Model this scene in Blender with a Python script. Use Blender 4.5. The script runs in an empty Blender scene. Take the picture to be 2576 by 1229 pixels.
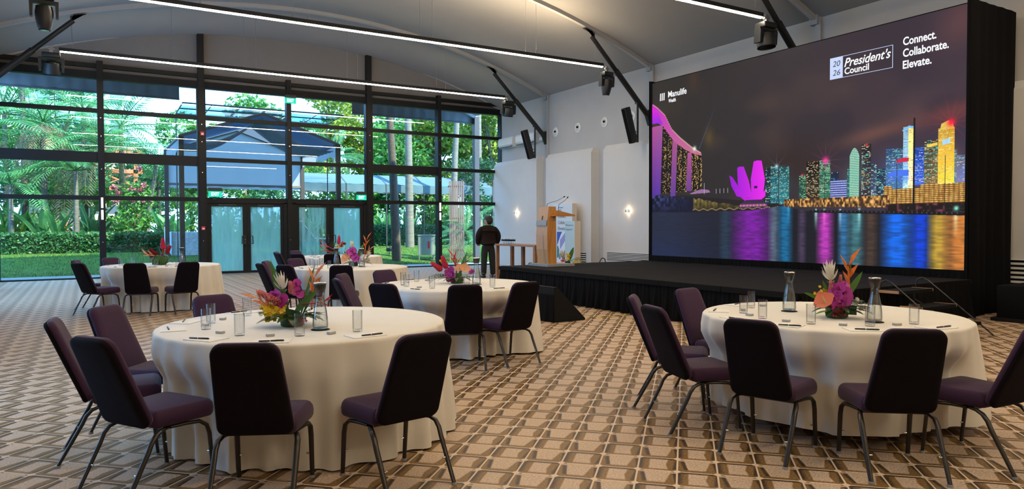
import bpy, bmesh, math, random
import numpy as np
from mathutils import Vector, Matrix, Euler
random.seed(7)
sc = bpy.context.scene
C = sc.collection
TXT = C
PI = math.pi

# ------------------------------------------------------------------ camera
FPX, YAW, PIT, ROL = 1772.519, 0.5440153, -0.0259563, -0.0034373
cam = bpy.data.cameras.new('camera')
cam.sensor_width = 36.0
cam.lens = FPX / 2576 * 36.0
cam.clip_end = 400
camo = bpy.data.objects.new('camera', cam); C.objects.link(camo)
fw = Vector((math.sin(YAW)*math.cos(PIT), math.cos(YAW)*math.cos(PIT), math.sin(PIT)))
rt = Vector((math.cos(YAW), -math.sin(YAW), 0)); up = rt.cross(fw)
r2 = rt*math.cos(ROL) + up*math.sin(ROL); u2 = -rt*math.sin(ROL) + up*math.cos(ROL)
camo.matrix_world = Matrix(((r2.x, u2.x, -fw.x, 0), (r2.y, u2.y, -fw.y, 0), (r2.z, u2.z, -fw.z, 1.40), (0, 0, 0, 1)))
sc.camera = camo

# ------------------------------------------------------------------ world, sun, exposure
BAR_DOWN = 84.0      # radiance of the linear lamps' diffusers
BAR_UP = 330.0         # radiance of the strips added on top to warm the roof
world = bpy.data.worlds.new('sky'); sc.world = world; world.use_nodes = True
bg = world.node_tree.nodes['Background']
bg.inputs[0].default_value = (0.25, 0.53, 1.0, 1); bg.inputs[1].default_value = 7.5
sun = bpy.data.lights.new('sun', 'SUN'); sun.energy = 22.0; sun.angle = math.radians(1.5); sun.color = (1.0, 0.86, 0.6)
suno = bpy.data.objects.new('sun', sun); C.objects.link(suno)
suno.rotation_euler = Vector((-0.42, 0.62, -0.80)).to_track_quat('-Z', 'Y').to_euler()
sc.view_settings.view_transform = 'Standard'; sc.view_settings.look = 'None'
sc.view_settings.exposure = 0.0; sc.view_settings.gamma = 1.0; sc.view_settings.use_curve_mapping = False
cy = sc.cycles
cy.use_denoising = True
cy.max_bounces = 6; cy.diffuse_bounces = 4; cy.glossy_bounces = 2; cy.transmission_bounces = 4
cy.transparent_max_bounces = 14; cy.caustics_reflective = False; cy.caustics_refractive = False
cy.sample_clamp_indirect = 4.0; cy.adaptive_threshold = 0.02

# ------------------------------------------------------------------ materials
def mat(name, col, rough=0.6, metal=0.0, emit=None, es=1.0, spec=None, col2=None, scale=30.0, bump=0.0, sheen=0.0, stretch=None, detail=4.0):
    m = bpy.data.materials.new(name); m.use_nodes = True
    nt = m.node_tree; b = nt.nodes['Principled BSDF']
    b.inputs['Base Color'].default_value = (*col, 1); b.inputs['Roughness'].default_value = rough
    b.inputs['Metallic'].default_value = metal
    if spec is not None: b.inputs['Specular IOR Level'].default_value = spec
    if sheen: b.inputs['Sheen Weight'].default_value = sheen; b.inputs['Sheen Roughness'].default_value = 0.4
    if emit: b.inputs['Emission Color'].default_value = (*emit, 1); b.inputs['Emission Strength'].default_value = es
    if col2 is not None or bump:
        tc = nt.nodes.new('ShaderNodeTexCoord'); mp = nt.nodes.new('ShaderNodeMapping'); nz = nt.nodes.new('ShaderNodeTexNoise')
        nt.links.new(tc.outputs['Object'], mp.inputs[0]); nt.links.new(mp.outputs[0], nz.inputs['Vector'])
        if stretch: mp.inputs['Scale'].default_value = stretch
        nz.inputs['Scale'].default_value = scale; nz.inputs['Detail'].default_value = detail
        if col2 is not None:
            mx = nt.nodes.new('ShaderNodeMix'); mx.data_type = 'RGBA'
            mx.inputs[6].default_value = (*col, 1); mx.inputs[7].default_value = (*col2, 1)
            rp = nt.nodes.new('ShaderNodeMapRange'); rp.inputs[1].default_value = 0.3; rp.inputs[2].default_value = 0.7
            nt.links.new(nz.outputs[0], rp.inputs[0]); nt.links.new(rp.outputs[0], mx.inputs[0]); nt.links.new(mx.outputs[2], b.inputs['Base Color'])
        if bump:
            bp = nt.nodes.new('ShaderNodeBump'); bp.inputs['Strength'].default_value = bump; bp.inputs['Distance'].default_value = 0.01
            nt.links.new(nz.outputs[0], bp.inputs['Height']); nt.links.new(bp.outputs[0], b.inputs['Normal'])
    return m

def leaf_mat(name, a, b_, rough=0.5, trans=0.35):
    """leaf surface: colour varies from leaf to leaf, some light passes through"""
    m = bpy.data.materials.new(name); m.use_nodes = True; nt = m.node_tree
    pb = nt.nodes['Principled BSDF']; out = nt.nodes['Material Output']
    ge = nt.nodes.new('ShaderNodeNewGeometry'); mx = nt.nodes.new('ShaderNodeMix'); mx.data_type = 'RGBA'
    mx.inputs[6].default_value = (*a, 1); mx.inputs[7].default_value = (*b_, 1)
    nt.links.new(ge.outputs['Random Per Island'], mx.inputs[0])
    nt.links.new(mx.outputs[2], pb.inputs['Base Color']); pb.inputs['Roughness'].default_value = rough
    tr = nt.nodes.new('ShaderNodeBsdfTranslucent'); nt.links.new(mx.outputs[2], tr.inputs[0])
    ms = nt.nodes.new('ShaderNodeMixShader'); ms.inputs[0].default_value = trans
    nt.links.new(pb.outputs[0], ms.inputs[1]); nt.links.new(tr.outputs[0], ms.inputs[2]); nt.links.new(ms.outputs[0], out.inputs[0])
    return m

def glass_mat(name, tint, f0=0.045, fog=None, rough=0.0, edge=None):
    """flat clear glass: passes light straight, reflects more at grazing angles; fog = condensation with streaks"""
    m = bpy.data.materials.new(name); m.use_nodes = True; nt = m.node_tree
    nt.nodes.remove(nt.nodes['Principled BSDF']); out = nt.nodes['Material Output']
    tr = nt.nodes.new('ShaderNodeBsdfTransparent'); tr.inputs[0].default_value = (*tint, 1)
    gl = nt.nodes.new('ShaderNodeBsdfGlossy'); gl.inputs['Roughness'].default_value = rough; gl.inputs[0].default_value = (1, 1, 1, 1)
    lw = nt.nodes.new('ShaderNodeLayerWeight'); lw.inputs[0].default_value = 0.5
    pw = nt.nodes.new('ShaderNodeMath'); pw.operation = 'POWER'; pw.inputs[1].default_value = 5.0
    ma = nt.nodes.new('ShaderNodeMath'); ma.operation = 'MULTIPLY_ADD'; ma.inputs[1].default_value = 1 - f0; ma.inputs[2].default_value = f0
    nt.links.new(lw.outputs['Facing'], pw.inputs[0]); nt.links.new(pw.outputs[0], ma.inputs[0])
    if edge:
        mx = nt.nodes.new('ShaderNodeMix'); mx.data_type = 'RGBA'; mx.inputs[6].default_value = (*tint, 1); mx.inputs[7].default_value = (*edge, 1)
        p2 = nt.nodes.new('ShaderNodeMath'); p2.operation = 'POWER'; p2.inputs[1].default_value = 2.6
        nt.links.new(lw.outputs['Facing'], p2.inputs[0]); nt.links.new(p2.outputs[0], mx.inputs[0]); nt.links.new(mx.outputs[2], tr.inputs[0])
    ms = nt.nodes.new('ShaderNodeMixShader')
    nt.links.new(ma.outputs[0], ms.inputs[0]); nt.links.new(gl.outputs[0], ms.inputs[2])
    src = tr
    if fog:
        tc = nt.nodes.new('ShaderNodeTexCoord'); mp = nt.nodes.new('ShaderNodeMapping'); mp.inputs['Scale'].default_value = (11, 11, 1.0)
        nz = nt.nodes.new('ShaderNodeTexNoise'); nz.inputs['Scale'].default_value = 1.0; nz.inputs['Detail'].default_value = 5
        nt.links.new(tc.outputs['Object'], mp.inputs[0]); nt.links.new(mp.outputs[0], nz.inputs['Vector'])
        rp = nt.nodes.new('ShaderNodeMapRange'); rp.inputs[1].default_value = 0.34; rp.inputs[2].default_value = 0.62
        rp.inputs[3].default_value = fog[0]; rp.inputs[4].default_value = fog[1]
        nt.links.new(nz.outputs[0], rp.inputs[0])
        tl = nt.nodes.new('ShaderNodeBsdfTranslucent'); tl.inputs[0].default_value = (0.56, 0.74, 0.60, 1)
        mf = nt.nodes.new('ShaderNodeMixShader'); nt.links.new(rp.outputs[0], mf.inputs[0])
        nt.links.new(tr.outputs[0], mf.inputs[1]); nt.links.new(tl.outputs[0], mf.inputs[2]); src = mf
    nt.links.new(src.outputs[0], ms.inputs[1]); nt.links.new(ms.outputs[0], out.inputs[0])
    return m

def carpet_mat():
    """woven carpet: square repeat turned 45 degrees, box-in-box figure in beige, gold-brown and dark brown yarn"""
    m = bpy.data.materials.new('patterned_carpet'); m.use_nodes = True; nt = m.node_tree; N = nt.nodes; L = nt.links
    pb = N['Principled BSDF']; pb.inputs['Roughness'].default_value = 0.5; pb.inputs['Specular IOR Level'].default_value = 0.4
    def val(x): return x
    def M(op, a, b=None, c=None, clamp=False):
        n = N.new('ShaderNodeMath'); n.operation = op; n.use_clamp = clamp
        for i, q in enumerate((a, b, c)):
            if q is None: continue
            if isinstance(q, (int, float)): n.inputs[i].default_value = q
            else: L.new(q, n.inputs[i])
        return n.outputs[0]
    def mix(f, a, b):
        n = N.new('ShaderNodeMix'); n.data_type = 'RGBA'
        L.new(f, n.inputs[0]) if not isinstance(f, (int, float)) else None
        for i, q in ((6, a), (7, b)):
            if isinstance(q, tuple): n.inputs[i].default_value = (*q, 1)
            else: L.new(q, n.inputs[i])
        return n.outputs[2]
    tc = N.new('ShaderNodeTexCoord'); sx = N.new('ShaderNodeSeparateXYZ'); L.new(tc.outputs['Object'], sx.inputs[0])
    k = 1 / (0.2225 * math.sqrt(2))
    S = M('MULTIPLY_ADD', M('SUBTRACT', sx.outputs[0], sx.outputs[1]), k, 100 + 3.19)   # across the long lines
    T = M('MULTIPLY_ADD', M('ADD', sx.outputs[0], sx.outputs[1]), k, 100 - 0.37)       # along them
    s = M('FRACT', S); t = M('FRACT', T)
    par = M('MODULO', M('ADD', M('FLOOR', S), M('FLOOR', T)), 2.0)
    def step(x, e, w=0.02): # 1 where x > e
        n = N.new('ShaderNodeMapRange'); n.clamp = True; L.new(x, n.inputs[0]); n.inputs[1].default_value = e - w; n.inputs[2].default_value = e + w
        return n.outputs[0]
    def inv(x): return M('SUBTRACT', 1.0, x)
    nz = N.new('ShaderNodeTexNoise'); nz.inputs['Scale'].default_value = 90; nz.inputs['Detail'].default_value = 3; L.new(tc.outputs['Object'], nz.inputs['Vector'])
    sp = N.new('ShaderNodeMapRange'); L.new(nz.outputs[0], sp.inputs[0]); sp.inputs[1].default_value = 0.3; sp.inputs[2].default_value = 0.7
    beige = mix(sp.outputs[0], (0.36, 0.255, 0.175), (0.66, 0.495, 0.36))
    gold = mix(sp.outputs[0], (0.125, 0.062, 0.013), (0.29, 0.165, 0.05))
    dark = mix(sp.outputs[0], (0.03, 0.017, 0.008), (0.075, 0.045, 0.024))
    line = (0.68, 0.53, 0.39)
    # parity 0 = sunken box: dark-to-gold end at the start, gold + dark wedge at the end, dark shade on the far side
    endA = inv(step(s, 0.28)); endB = step(M('SUBTRACT', s, M('MULTIPLY', M('ABSOLUTE', M('SUBTRACT', t, 0.5)), 0.16)), 0.70)
    dA = inv(step(s, 0.13, 0.06)); dB = step(M('SUBTRACT', s, M('MULTIPLY', t, 0.10)), 0.86, 0.03)
    farsh = step(t, 0.875, 0.04); nearsh = inv(step(t, 0.14, 0.03))
    c0 = mix(endA, beige, gold); c0 = mix(endB, c0, gold); c0 = mix(dA, c0, dark); c0 = mix(dB, c0, dark); c0 = mix(farsh, c0, dark); c0 = mix(M('MULTIPLY', nearsh, 0.85), c0, gold)
    # parity 1 = raised box
    w = M('ADD', s, M('MULTIPLY', M('SUBTRACT', t, 0.5), 0.14))
    eA = inv(step(w, 0.225)); eB = step(M('SUBTRACT', s, M('MULTIPLY', M('SUBTRACT', t, 0.5), 0.18)), 0.77)
    dA1 = M('MULTIPLY', step(w, 0.12, 0.03), eA); dB1 = step(M('SUBTRACT', s, M('MULTIPLY', M('SUBTRACT', t, 0.5), -0.1)), 0.92)
    c1 = mix(eA, beige, gold); c1 = mix(dA1, c1, dark); c1 = mix(eB, c1, gold); c1 = mix(dB1, c1, dark); c1 = mix(inv(step(t, 0.17, 0.04)), c1, gold)
    fr = M('MULTIPLY', step(t, 0.84, 0.02), inv(step(t, 0.93, 0.02))); c1 = mix(fr, c1, beige)
    col = mix(par, c0, c1)
    # light yarn lines on the grid
    ds = M('ABSOLUTE', M('SUBTRACT', M('FRACT', M('ADD', S, 0.5)), 0.5)); dt = M('ABSOLUTE', M('SUBTRACT', M('FRACT', M('ADD', T, 0.5)), 0.5))
    ln = M('MAXIMUM', inv(step(ds, 0.022, 0.008)), inv(step(dt, 0.02, 0.008)))
    node = inv(step(M('ADD', ds, dt), 0.12, 0.02)); ln = M('MAXIMUM', ln, node)
    col = mix(ln, col, line)
    L.new(col, pb.inputs['Base Color'])
    bp = N.new('ShaderNodeBump'); bp.inputs['Strength'].default_value = 0.25; bp.inputs['Distance'].default_value = 0.004
    L.new(nz.outputs[0], bp.inputs['Height']); L.new(bp.outputs[0], pb.inputs['Normal'])
    return m

MT = {}
MT['carpet'] = carpet_mat()
MT['black_metal'] = mat('black_powder_coat', (0.012, 0.013, 0.014), 0.45)
MT['dark_frame'] = mat('black_window_frame', (0.005, 0.006, 0.0065), 0.5, spec=0.25)
MT['white_wall'] = mat('painted_plaster', (0.47, 0.46, 0.44), 0.85, col2=(0.445, 0.435, 0.415), scale=2.0)
MT['panel_wall'] = mat('painted_wall_panel', (0.63, 0.61, 0.57), 0.8, col2=(0.60, 0.58, 0.545), scale=1.5)
MT['dark_panel'] = mat('dark_timber_panel', (0.07, 0.055, 0.045), 0.7, col2=(0.05, 0.04, 0.033), scale=3)
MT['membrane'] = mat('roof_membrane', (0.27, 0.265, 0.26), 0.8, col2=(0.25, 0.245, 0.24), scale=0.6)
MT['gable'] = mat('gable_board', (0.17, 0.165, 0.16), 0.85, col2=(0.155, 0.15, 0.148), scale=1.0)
MT['rib'] = mat('roof_rib_paint', (0.38, 0.375, 0.365), 0.6)
MT['white_plastic'] = mat('white_plastic', (0.75, 0.74, 0.71), 0.4)
MT['grey_plastic'] = mat('grey_plastic', (0.45, 0.45, 0.44), 0.5)
MT['chrome'] = mat('polished_metal', (0.75, 0.75, 0.74), 0.2, 1.0)
MT['steel'] = mat('brushed_steel', (0.45, 0.45, 0.44), 0.35, 1.0)
MT['bronze'] = mat('dark_bronze_tube', (0.055, 0.05, 0.045), 0.36, 0.85)
MT['glide'] = mat('clear_glide', (0.3, 0.3, 0.3), 0.25)
MT['fabric'] = mat('plum_fabric', (0.047, 0.019, 0.050), 0.85, spec=0.25, col2=(0.037, 0.015, 0.040), scale=220, bump=0.15, sheen=0.15)
MT['fabric_shaded'] = mat('plum_fabric_shaded', (0.006, 0.0035, 0.006), 0.9, spec=0.15, col2=(0.0045, 0.0028, 0.005), scale=220, bump=0.1)  # same plum fabric, darkened so the chair backs carry their shade
MT['cloth'] = mat('ivory_tablecloth', (0.76, 0.71, 0.615), 0.8, col2=(0.72, 0.67, 0.575), scale=3, bump=0.02, sheen=0.2)
MT['black_cloth'] = mat('black_drape', (0.0035, 0.0035, 0.004), 0.9, spec=0.12)
MT['stage_top'] = mat('black_stage_carpet', (0.0075, 0.0075, 0.0075), 0.9, spec=0.15, col2=(0.0055, 0.0055, 0.0055), scale=80)
MT['black_wood'] = mat('black_paint', (0.006, 0.006, 0.006), 0.7, spec=0.2)
MT['wood'] = mat('honey_veneer', (0.50, 0.23, 0.055), 0.4, col2=(0.40, 0.17, 0.035), scale=3, stretch=(14, 14, 1))
MT['wood_pale'] = mat('pale_veneer', (0.50, 0.285, 0.13), 0.4, col2=(0.44, 0.24, 0.10), scale=3, stretch=(14, 14, 1))
MT['wood_table'] = mat('oak_table', (0.32, 0.16, 0.065), 0.45, col2=(0.25, 0.115, 0.04), scale=4, stretch=(1, 1, 8))
MT['grey_laminate'] = mat('grey_laminate', (0.26, 0.27, 0.275), 0.5)
MT['paper'] = mat('note_paper', (0.80, 0.77, 0.70), 0.8)
MT['pen'] = mat('black_pen', (0.015, 0.015, 0.017), 0.3)
MT['pen_grip'] = mat('silver_pen_band', (0.6, 0.6, 0.6), 0.3, 0.8)
MT['mint'] = mat('grey_mint_wrapper', (0.42, 0.42, 0.40), 0.5)
MT['glass'] = glass_mat('facade_glass', (0.92, 0.975, 0.97), 0.022)
MT['fog_glass'] = glass_mat('misted_door_glass', (0.88, 0.965, 0.955), 0.04, fog=(0.48, 0.85))
MT['clear_door'] = glass_mat('door_glass', (0.88, 0.965, 0.965), 0.045, fog=(0.0, 0.45))
MT['tumbler'] = glass_mat('tumbler_glass', (0.97, 0.975, 0.97), 0.05, edge=(0.45, 0.46, 0.45))
MT['carafe'] = glass_mat('carafe_glass', (0.96, 0.97, 0.965), 0.06, edge=(0.30, 0.32, 0.31))
MT['water'] = glass_mat('still_water', (0.985, 0.99, 0.985), 0.02, edge=(0.6, 0.63, 0.62))
MT['lamp'] = mat('lit_diffuser', (1, 1, 1), 0.5, emit=(1.0, 0.82, 0.60), es=BAR_DOWN)
MT['added_up_glow'] = mat('added_roof_glow', (1, 1, 1), 0.5, emit=(1.0, 0.76, 0.48), es=BAR_UP)
MT['added_up_glow_low'] = mat('added_roof_glow_dim', (1, 1, 1), 0.5, emit=(1.0, 0.78, 0.52), es=4.0)
MT['wash_led'] = mat('lit_wall_washer', (1, 1, 1), 0.5, emit=(1.0, 0.9, 0.75), es=2.5)
MT['exit_green'] = mat('exit_sign_green', (0.0, 0.3, 0.2), 0.5, emit=(0.0, 0.62, 0.40), es=0.9)
MT['exit_white'] = mat('exit_sign_letters', (0.9, 0.9, 0.9), 0.5, emit=(0.85, 1.0, 0.95), es=1.0)
MT['red_box'] = mat('red_call_point', (0.45, 0.01, 0.02), 0.4)
for q in ('wash_led', 'exit_green', 'exit_white'): MT[q].cycles.emission_sampling = 'NONE'
MT['asphalt_deck'] = mat('wet_stone_deck', (0.22, 0.26, 0.29), 0.35, col2=(0.17, 0.20, 0.23), scale=6)

# ------------------------------------------------------------------ geometry helpers
class MB:
    def __init__(s): s.v = []; s.f = []; s.mi = []
    def add(s, v, f, mi=0):
        o = len(s.v); s.v += [tuple(p) for p in v]; s.f += [tuple(i + o for i in q) for q in f]; s.mi += [mi] * len(f); return s
    def box(s, c, d, M=None, mi=0):
        x, y, z = d[0]/2, d[1]/2, d[2]/2
        P = [Vector((a*x, b*y, e*z)) for e in (-1, 1) for b in (-1, 1) for a in (-1, 1)]
        P = [(M @ p if M else p) + Vector(c) for p in P]
        return s.add(P, [(0, 2, 3, 1), (4, 5, 7, 6), (0, 1, 5, 4), (2, 6, 7, 3), (0, 4, 6, 2), (1, 3, 7, 5)], mi)
    def bx(s, x0, x1, y0, y1, z0, z1, mi=0):
        return s.box(((x0+x1)/2, (y0+y1)/2, (z0+z1)/2), (abs(x1-x0), abs(y1-y0), abs(z1-z0)), None, mi)
    def tube(s, pts, r, n=8, cap=True, flat=1.0, up=None, mi=0):
        pts = [Vector(p) for p in pts]; k = len(pts)
        rr = r if isinstance(r, (list, tuple)) else [r]*k
        V = []; pn = None
        for i, p in enumerate(pts):
            t = (pts[min(i+1, k-1)] - pts[max(i-1, 0)]).normalized()
            if pn is None:
                a = Vector(up) if up else (Vector((0, 0, 1)) if abs(t.z) < 0.9 else Vector((1, 0, 0)))
                pn = (a - t*a.dot(t)).normalized()
            else:
                pn = (pn - t*pn.dot(t)); pn = pn.normalized() if pn.length > 1e-6 else Vector((1, 0, 0))
            b = t.cross(pn)
            for j in range(n):
                w = 2*PI*j/n; V.append(p + pn*(math.cos(w)*rr[i]) + b*(math.sin(w)*rr[i]*flat))
        F = [(i*n+j, i*n+(j+1) % n, (i+1)*n+(j+1) % n, (i+1)*n+j) for i in range(k-1) for j in range(n)]
        if cap: F += [tuple(range(n-1, -1, -1)), tuple((k-1)*n+j for j in range(n))]
        return s.add(V, F, mi)
    def lathe(s, prof, n=24, c=(0, 0, 0), cap0=True, cap1=True, M=None, mi=0):
        V = []
        for r, z in prof:
            for j in range(n):
                p = Vector((r*math.cos(2*PI*j/n), r*math.sin(2*PI*j/n), z)); V.append((M @ p if M else p) + Vector(c))
        k = len(prof)
        F = [(i*n+j, i*n+(j+1) % n, (i+1)*n+(j+1) % n, (i+1)*n+j) for i in range(k-1) for j in range(n)]
        if cap0: F.append(tuple(range(n-1, -1, -1)))
        if cap1: F.append(tuple((k-1)*n+j for j in range(n)))
        return s.add(V, F, mi)
    def prism(s, poly, ext, mi=0):
        """poly: 3D points of a planar outline; ext: extrusion vector"""
        n = len(poly); e = Vector(ext); P = [Vector(p) for p in poly]
        F = [tuple(range(n-1, -1, -1)), tuple(range(n, 2*n))] + [(i, (i+1) % n, n+(i+1) % n, n+i) for i in range(n)]
        return s.add(P + [p+e for p in P], F, mi)
    def grid(s, rows, closed=False, mi=0):
        """rows: list of equal-length lists of points"""
        n = len(rows[0]); V = [p for r in rows for p in r]
        F = [(i*n+j, i*n+(j+1) % n, (i+1)*n+(j+1) % n, (i+1)*n+j) for i in range(len(rows)-1) for j in range(n if closed else n-1)]
        return s.add(V, F, mi)
    def mesh(s, name, m, smooth=None):
        me = bpy.data.meshes.new(name); me.from_pydata(s.v, [], s.f)
        for q in (m if isinstance(m, (list, tuple)) else [m]): me.materials.append(MT[q] if isinstance(q, str) else q)
        if isinstance(m, (list, tuple)) and len(m) > 1: me.polygons.foreach_set('material_index', s.mi)
        me.update()
        bm = bmesh.new(); bm.from_mesh(me); bmesh.ops.recalc_face_normals(bm, faces=bm.faces) if len(bm.faces) < 60000 else None; bm.to_mesh(me); bm.free()
        if smooth is not None:
            me.polygons.foreach_set('use_smooth', [True]*len(me.polygons))
            if smooth < 180: me.set_sharp_from_angle(angle=math.radians(smooth))
        return me
    def build(s, name, m, parent=None, smooth=None, loc=None, rz=0.0):
        return place(name, s.mesh(name, m, smooth), parent, loc, rz)

def place(name, me, parent=None, loc=None, rz=0.0):
    o = bpy.data.objects.new(name, me); C.objects.link(o)
    if parent: o.parent = parent
    if loc: o.location = loc
    if rz: o.rotation_euler = (0, 0, rz)
    return o
def tag(o, label=None, cat=None, group=None, kind=None):
    if label: o['label'] = label
    if cat: o['category'] = cat
    if group: o['group'] = group
    if kind: o['kind'] = kind
    return o
def thing(name, label=None, cat=None, loc=(0, 0, 0), rz=0.0, group=None, kind=None):
    o = bpy.data.objects.new(name, None); C.objects.link(o); o.location = loc; o.rotation_euler = (0, 0, rz); o.empty_display_size = 0.1
    return tag(o, label, cat, group, kind)
def copy_tree(o, parent=None):
    c = o.copy(); C.objects.link(c); c.parent = parent
    for ch in list(o.children): copy_tree(ch, c)
    return c
def rbox(d, bev, seg=3):
    bm = bmesh.new(); bmesh.ops.create_cube(bm, size=1.0)
    for v in bm.verts: v.co = Vector((v.co.x*d[0], v.co.y*d[1], v.co.z*d[2]))
    bmesh.ops.bevel(bm, geom=list(bm.edges), offset=bev, segments=seg, profile=0.5, affect='EDGES')
    b = MB(); b.v = [tuple(v.co) for v in bm.verts]; bm.verts.index_update(); b.f = [tuple(v.index for v in f.verts) for f in bm.faces]; b.mi = [0]*len(b.f); bm.free(); return b
def shifted(b, d, M=None):
    b.v = [tuple((M @ Vector(p) if M else Vector(p)) + Vector(d)) for p in b.v]; return b
def text(name, s, m, parent, M, height, width=None, shear=0.0, ext=0.001, bold=0.0, align='LEFT'):
    """flat lettering as a mesh: M places its plane; height = cap height, width = total width wanted"""
    cu = bpy.data.curves.new(name, 'FONT'); cu.body = s; cu.size = height/0.69; cu.shear = shear; cu.extrude = ext; cu.offset = bold; cu.align_x = align; cu.resolution_u = 4
    tmp = bpy.data.objects.new('lettering_source', cu); TXT.objects.link(tmp)
    me = bpy.data.meshes.new_from_object(tmp.evaluated_get(bpy.context.evaluated_depsgraph_get()))
    bpy.data.objects.remove(tmp); bpy.data.curves.remove(cu); me.name = name; me.materials.clear(); me.materials.append(MT[m])
    xs = [v.co.x for v in me.vertices]; k = width/max(max(xs)-min(xs), 1e-6) if width else 1.0; x0 = min(xs)
    for v in me.vertices: v.co.x = (v.co.x-x0)*k
    o = place(name, me, parent); o.matrix_local = M
    return o
def frame_M(origin, X, Y):
    X = Vector(X).normalized(); Y = Vector(Y).normalized(); Z = X.cross(Y)
    return Matrix(((X.x, Y.x, Z.x, origin[0]), (X.y, Y.y, Z.y, origin[1]), (X.z, Y.z, Z.z, origin[2]), (0, 0, 0, 1)))
# ------------------------------------------------------------------ room shell
XL, XR, YG, YB = -2.18, 13.10, 22.50, -9.0
XC, HS = (XL+XR)/2, (XR-XL)/2
RIBS = [24.41, 19.39, 14.38, 9.36, 4.34, -0.68, -5.70]
RR = 19.0
def roof_z(x, y=None):
    z = 7.3 - RR + math.sqrt(RR*RR - (x-XC)**2)
    if y is not None:
        d = (x-XC)/HS; z -= 0.13*(math.sin(PI*(y-RIBS[1])/5.016))**2*(1-d*d)
    return z
fl_ = MB(); fl_.bx(XL, XR, YB, YG+0.05, -0.05, 0.0); tag(fl_.build('floor', 'carpet'), 'patterned beige and brown carpet', kind='structure')
b = MB()
ys = [YB + i*(24.6-YB)/72 for i in range(73)]
b.grid([[(XL + (XR-XL)*j/40, y, roof_z(XL + (XR-XL)*j/40, y)) for j in range(41)] for y in ys])
b.grid([[(XL + (XR-XL)*j/40, y, roof_z(XL + (XR-XL)*j/40, y)+0.12) for j in range(41)] for y in ys])
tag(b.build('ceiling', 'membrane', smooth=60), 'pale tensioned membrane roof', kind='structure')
for i, y in enumerate(RIBS):
    r = MB()
    P = [XL + HS*2*j/48 for j in range(49)]
    r.grid([[(x, y-0.05, roof_z(x)-0.10), (x, y+0.05, roof_z(x)-0.10), (x, y+0.05, roof_z(x)+0.05), (x, y-0.05, roof_z(x)+0.05)] for x in P], closed=True)
    tag(r.build('ceiling_rib', 'rib', smooth=40), 'curved roof rib', kind='structure')
    if 1 <= i <= 3:
        k = MB(); k.bx(XR-0.12, XR, y-0.09, y+0.09, 5.55, 5.76); tag(k.build('trim_bracket', 'rib'), 'rib end bracket', kind='structure')
# upper right wall, projecting lower panels with slots at the columns
w = MB(); w.bx(XR, XR+0.2, YB, YG+0.05, 0, 5.72); tag(w.build('wall_right', 'white_wall'), 'white plaster side wall', kind='structure')
for i, y in enumerate((19.39, 14.38, 9.36)):
    k = MB(); k.bx(XR-0.06, XR, y-0.13, y-0.01, 3.7, 5.7); tag(k.build('trim_column', 'white_wall'), 'flat column cover on the side wall', kind='structure')
XP = 12.85
for y0, y1 in ((19.66, YG), (16.70, 19.10), (13.6, 16.13), (8.6, 13.2), (YB, 8.2)):
    k = MB()
    # plan outline with splayed ends and a bevelled top edge
    lo = [(XP, y0, 0), (XP, y1, 0), (XR, y1, 0), (XR, y0-0.06, 0)]
    k.prism(lo, (0, 0, 3.58))
    top = [(XP, y0+0.0, 3.58), (XP, y1, 3.58), (XR, y1, 3.58), (XR, y0-0.06, 3.58)]
    hi = [(XP+0.10, y0+0.02, 3.72), (XP+0.10, y1-0.02, 3.72), (XR, y1, 3.72), (XR, y0-0.06, 3.72)]
    k.add(top+hi, [(4, 5, 6, 7), (0, 1, 5, 4), (1, 2, 6, 5), (2, 3, 7, 6), (3, 0, 4, 7)])
    tag(k.build('wall_panel', 'panel_wall'), 'projecting lower wall panel', kind='structure')
    k = MB(); k.bx(XP-0.012, XP, y0+0.02, y1-0.02, 0, 0.16); tag(k.build('baseboard_right', 'panel_wall'), 'plain skirting board', kind='structure')
w = MB(); w.bx(XL-0.2, XR+0.2, YB-0.2, YB, 0, 7.6); tag(w.build('wall_back', 'white_wall'), 'white wall behind the viewer', kind='structure')
WL = [(5.7, 8.3), (14.7, 19.05), (19.75, 22.2)]  # unseen window bays, added and sized for blue daylight on the carpet
w = MB(); w.bx(XL-0.2, XL, YB, YG, 4.4, 5.75); w.bx(XL-0.2, XL, YB, YG, 0, 0.1)
ed = [YB]+[v for q in WL for v in q]+[YG]
for i in range(0, len(ed), 2): w.bx(XL-0.2, XL, ed[i], ed[i+1], 0.1, 4.4)
for i, (y0, y1) in enumerate(WL):
    wn = thing('window_%d' % (7+i), 'unseen window added in the side wall for daylight', kind='structure')
    k = MB(); k.bx(XL-0.106, XL-0.094, y0, y1, 0.1, 4.4); k.build('pane', 'glass', wn)
    for y in (y0+0.03, (y0+y1)/2, y1-0.03): k = MB(); k.bx(XL-0.14, XL-0.06, y-0.03, y+0.03, 0.1, 4.4); k.build('mullion', 'dark_frame', wn)
    k = MB(); k.bx(XL-0.14, XL-0.06, y0, y1, 2.16, 2.27); k.build('transom', 'dark_frame', wn)
tag(w.build('wall_left', 'white_wall'), 'white side wall', kind='structure')

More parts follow.
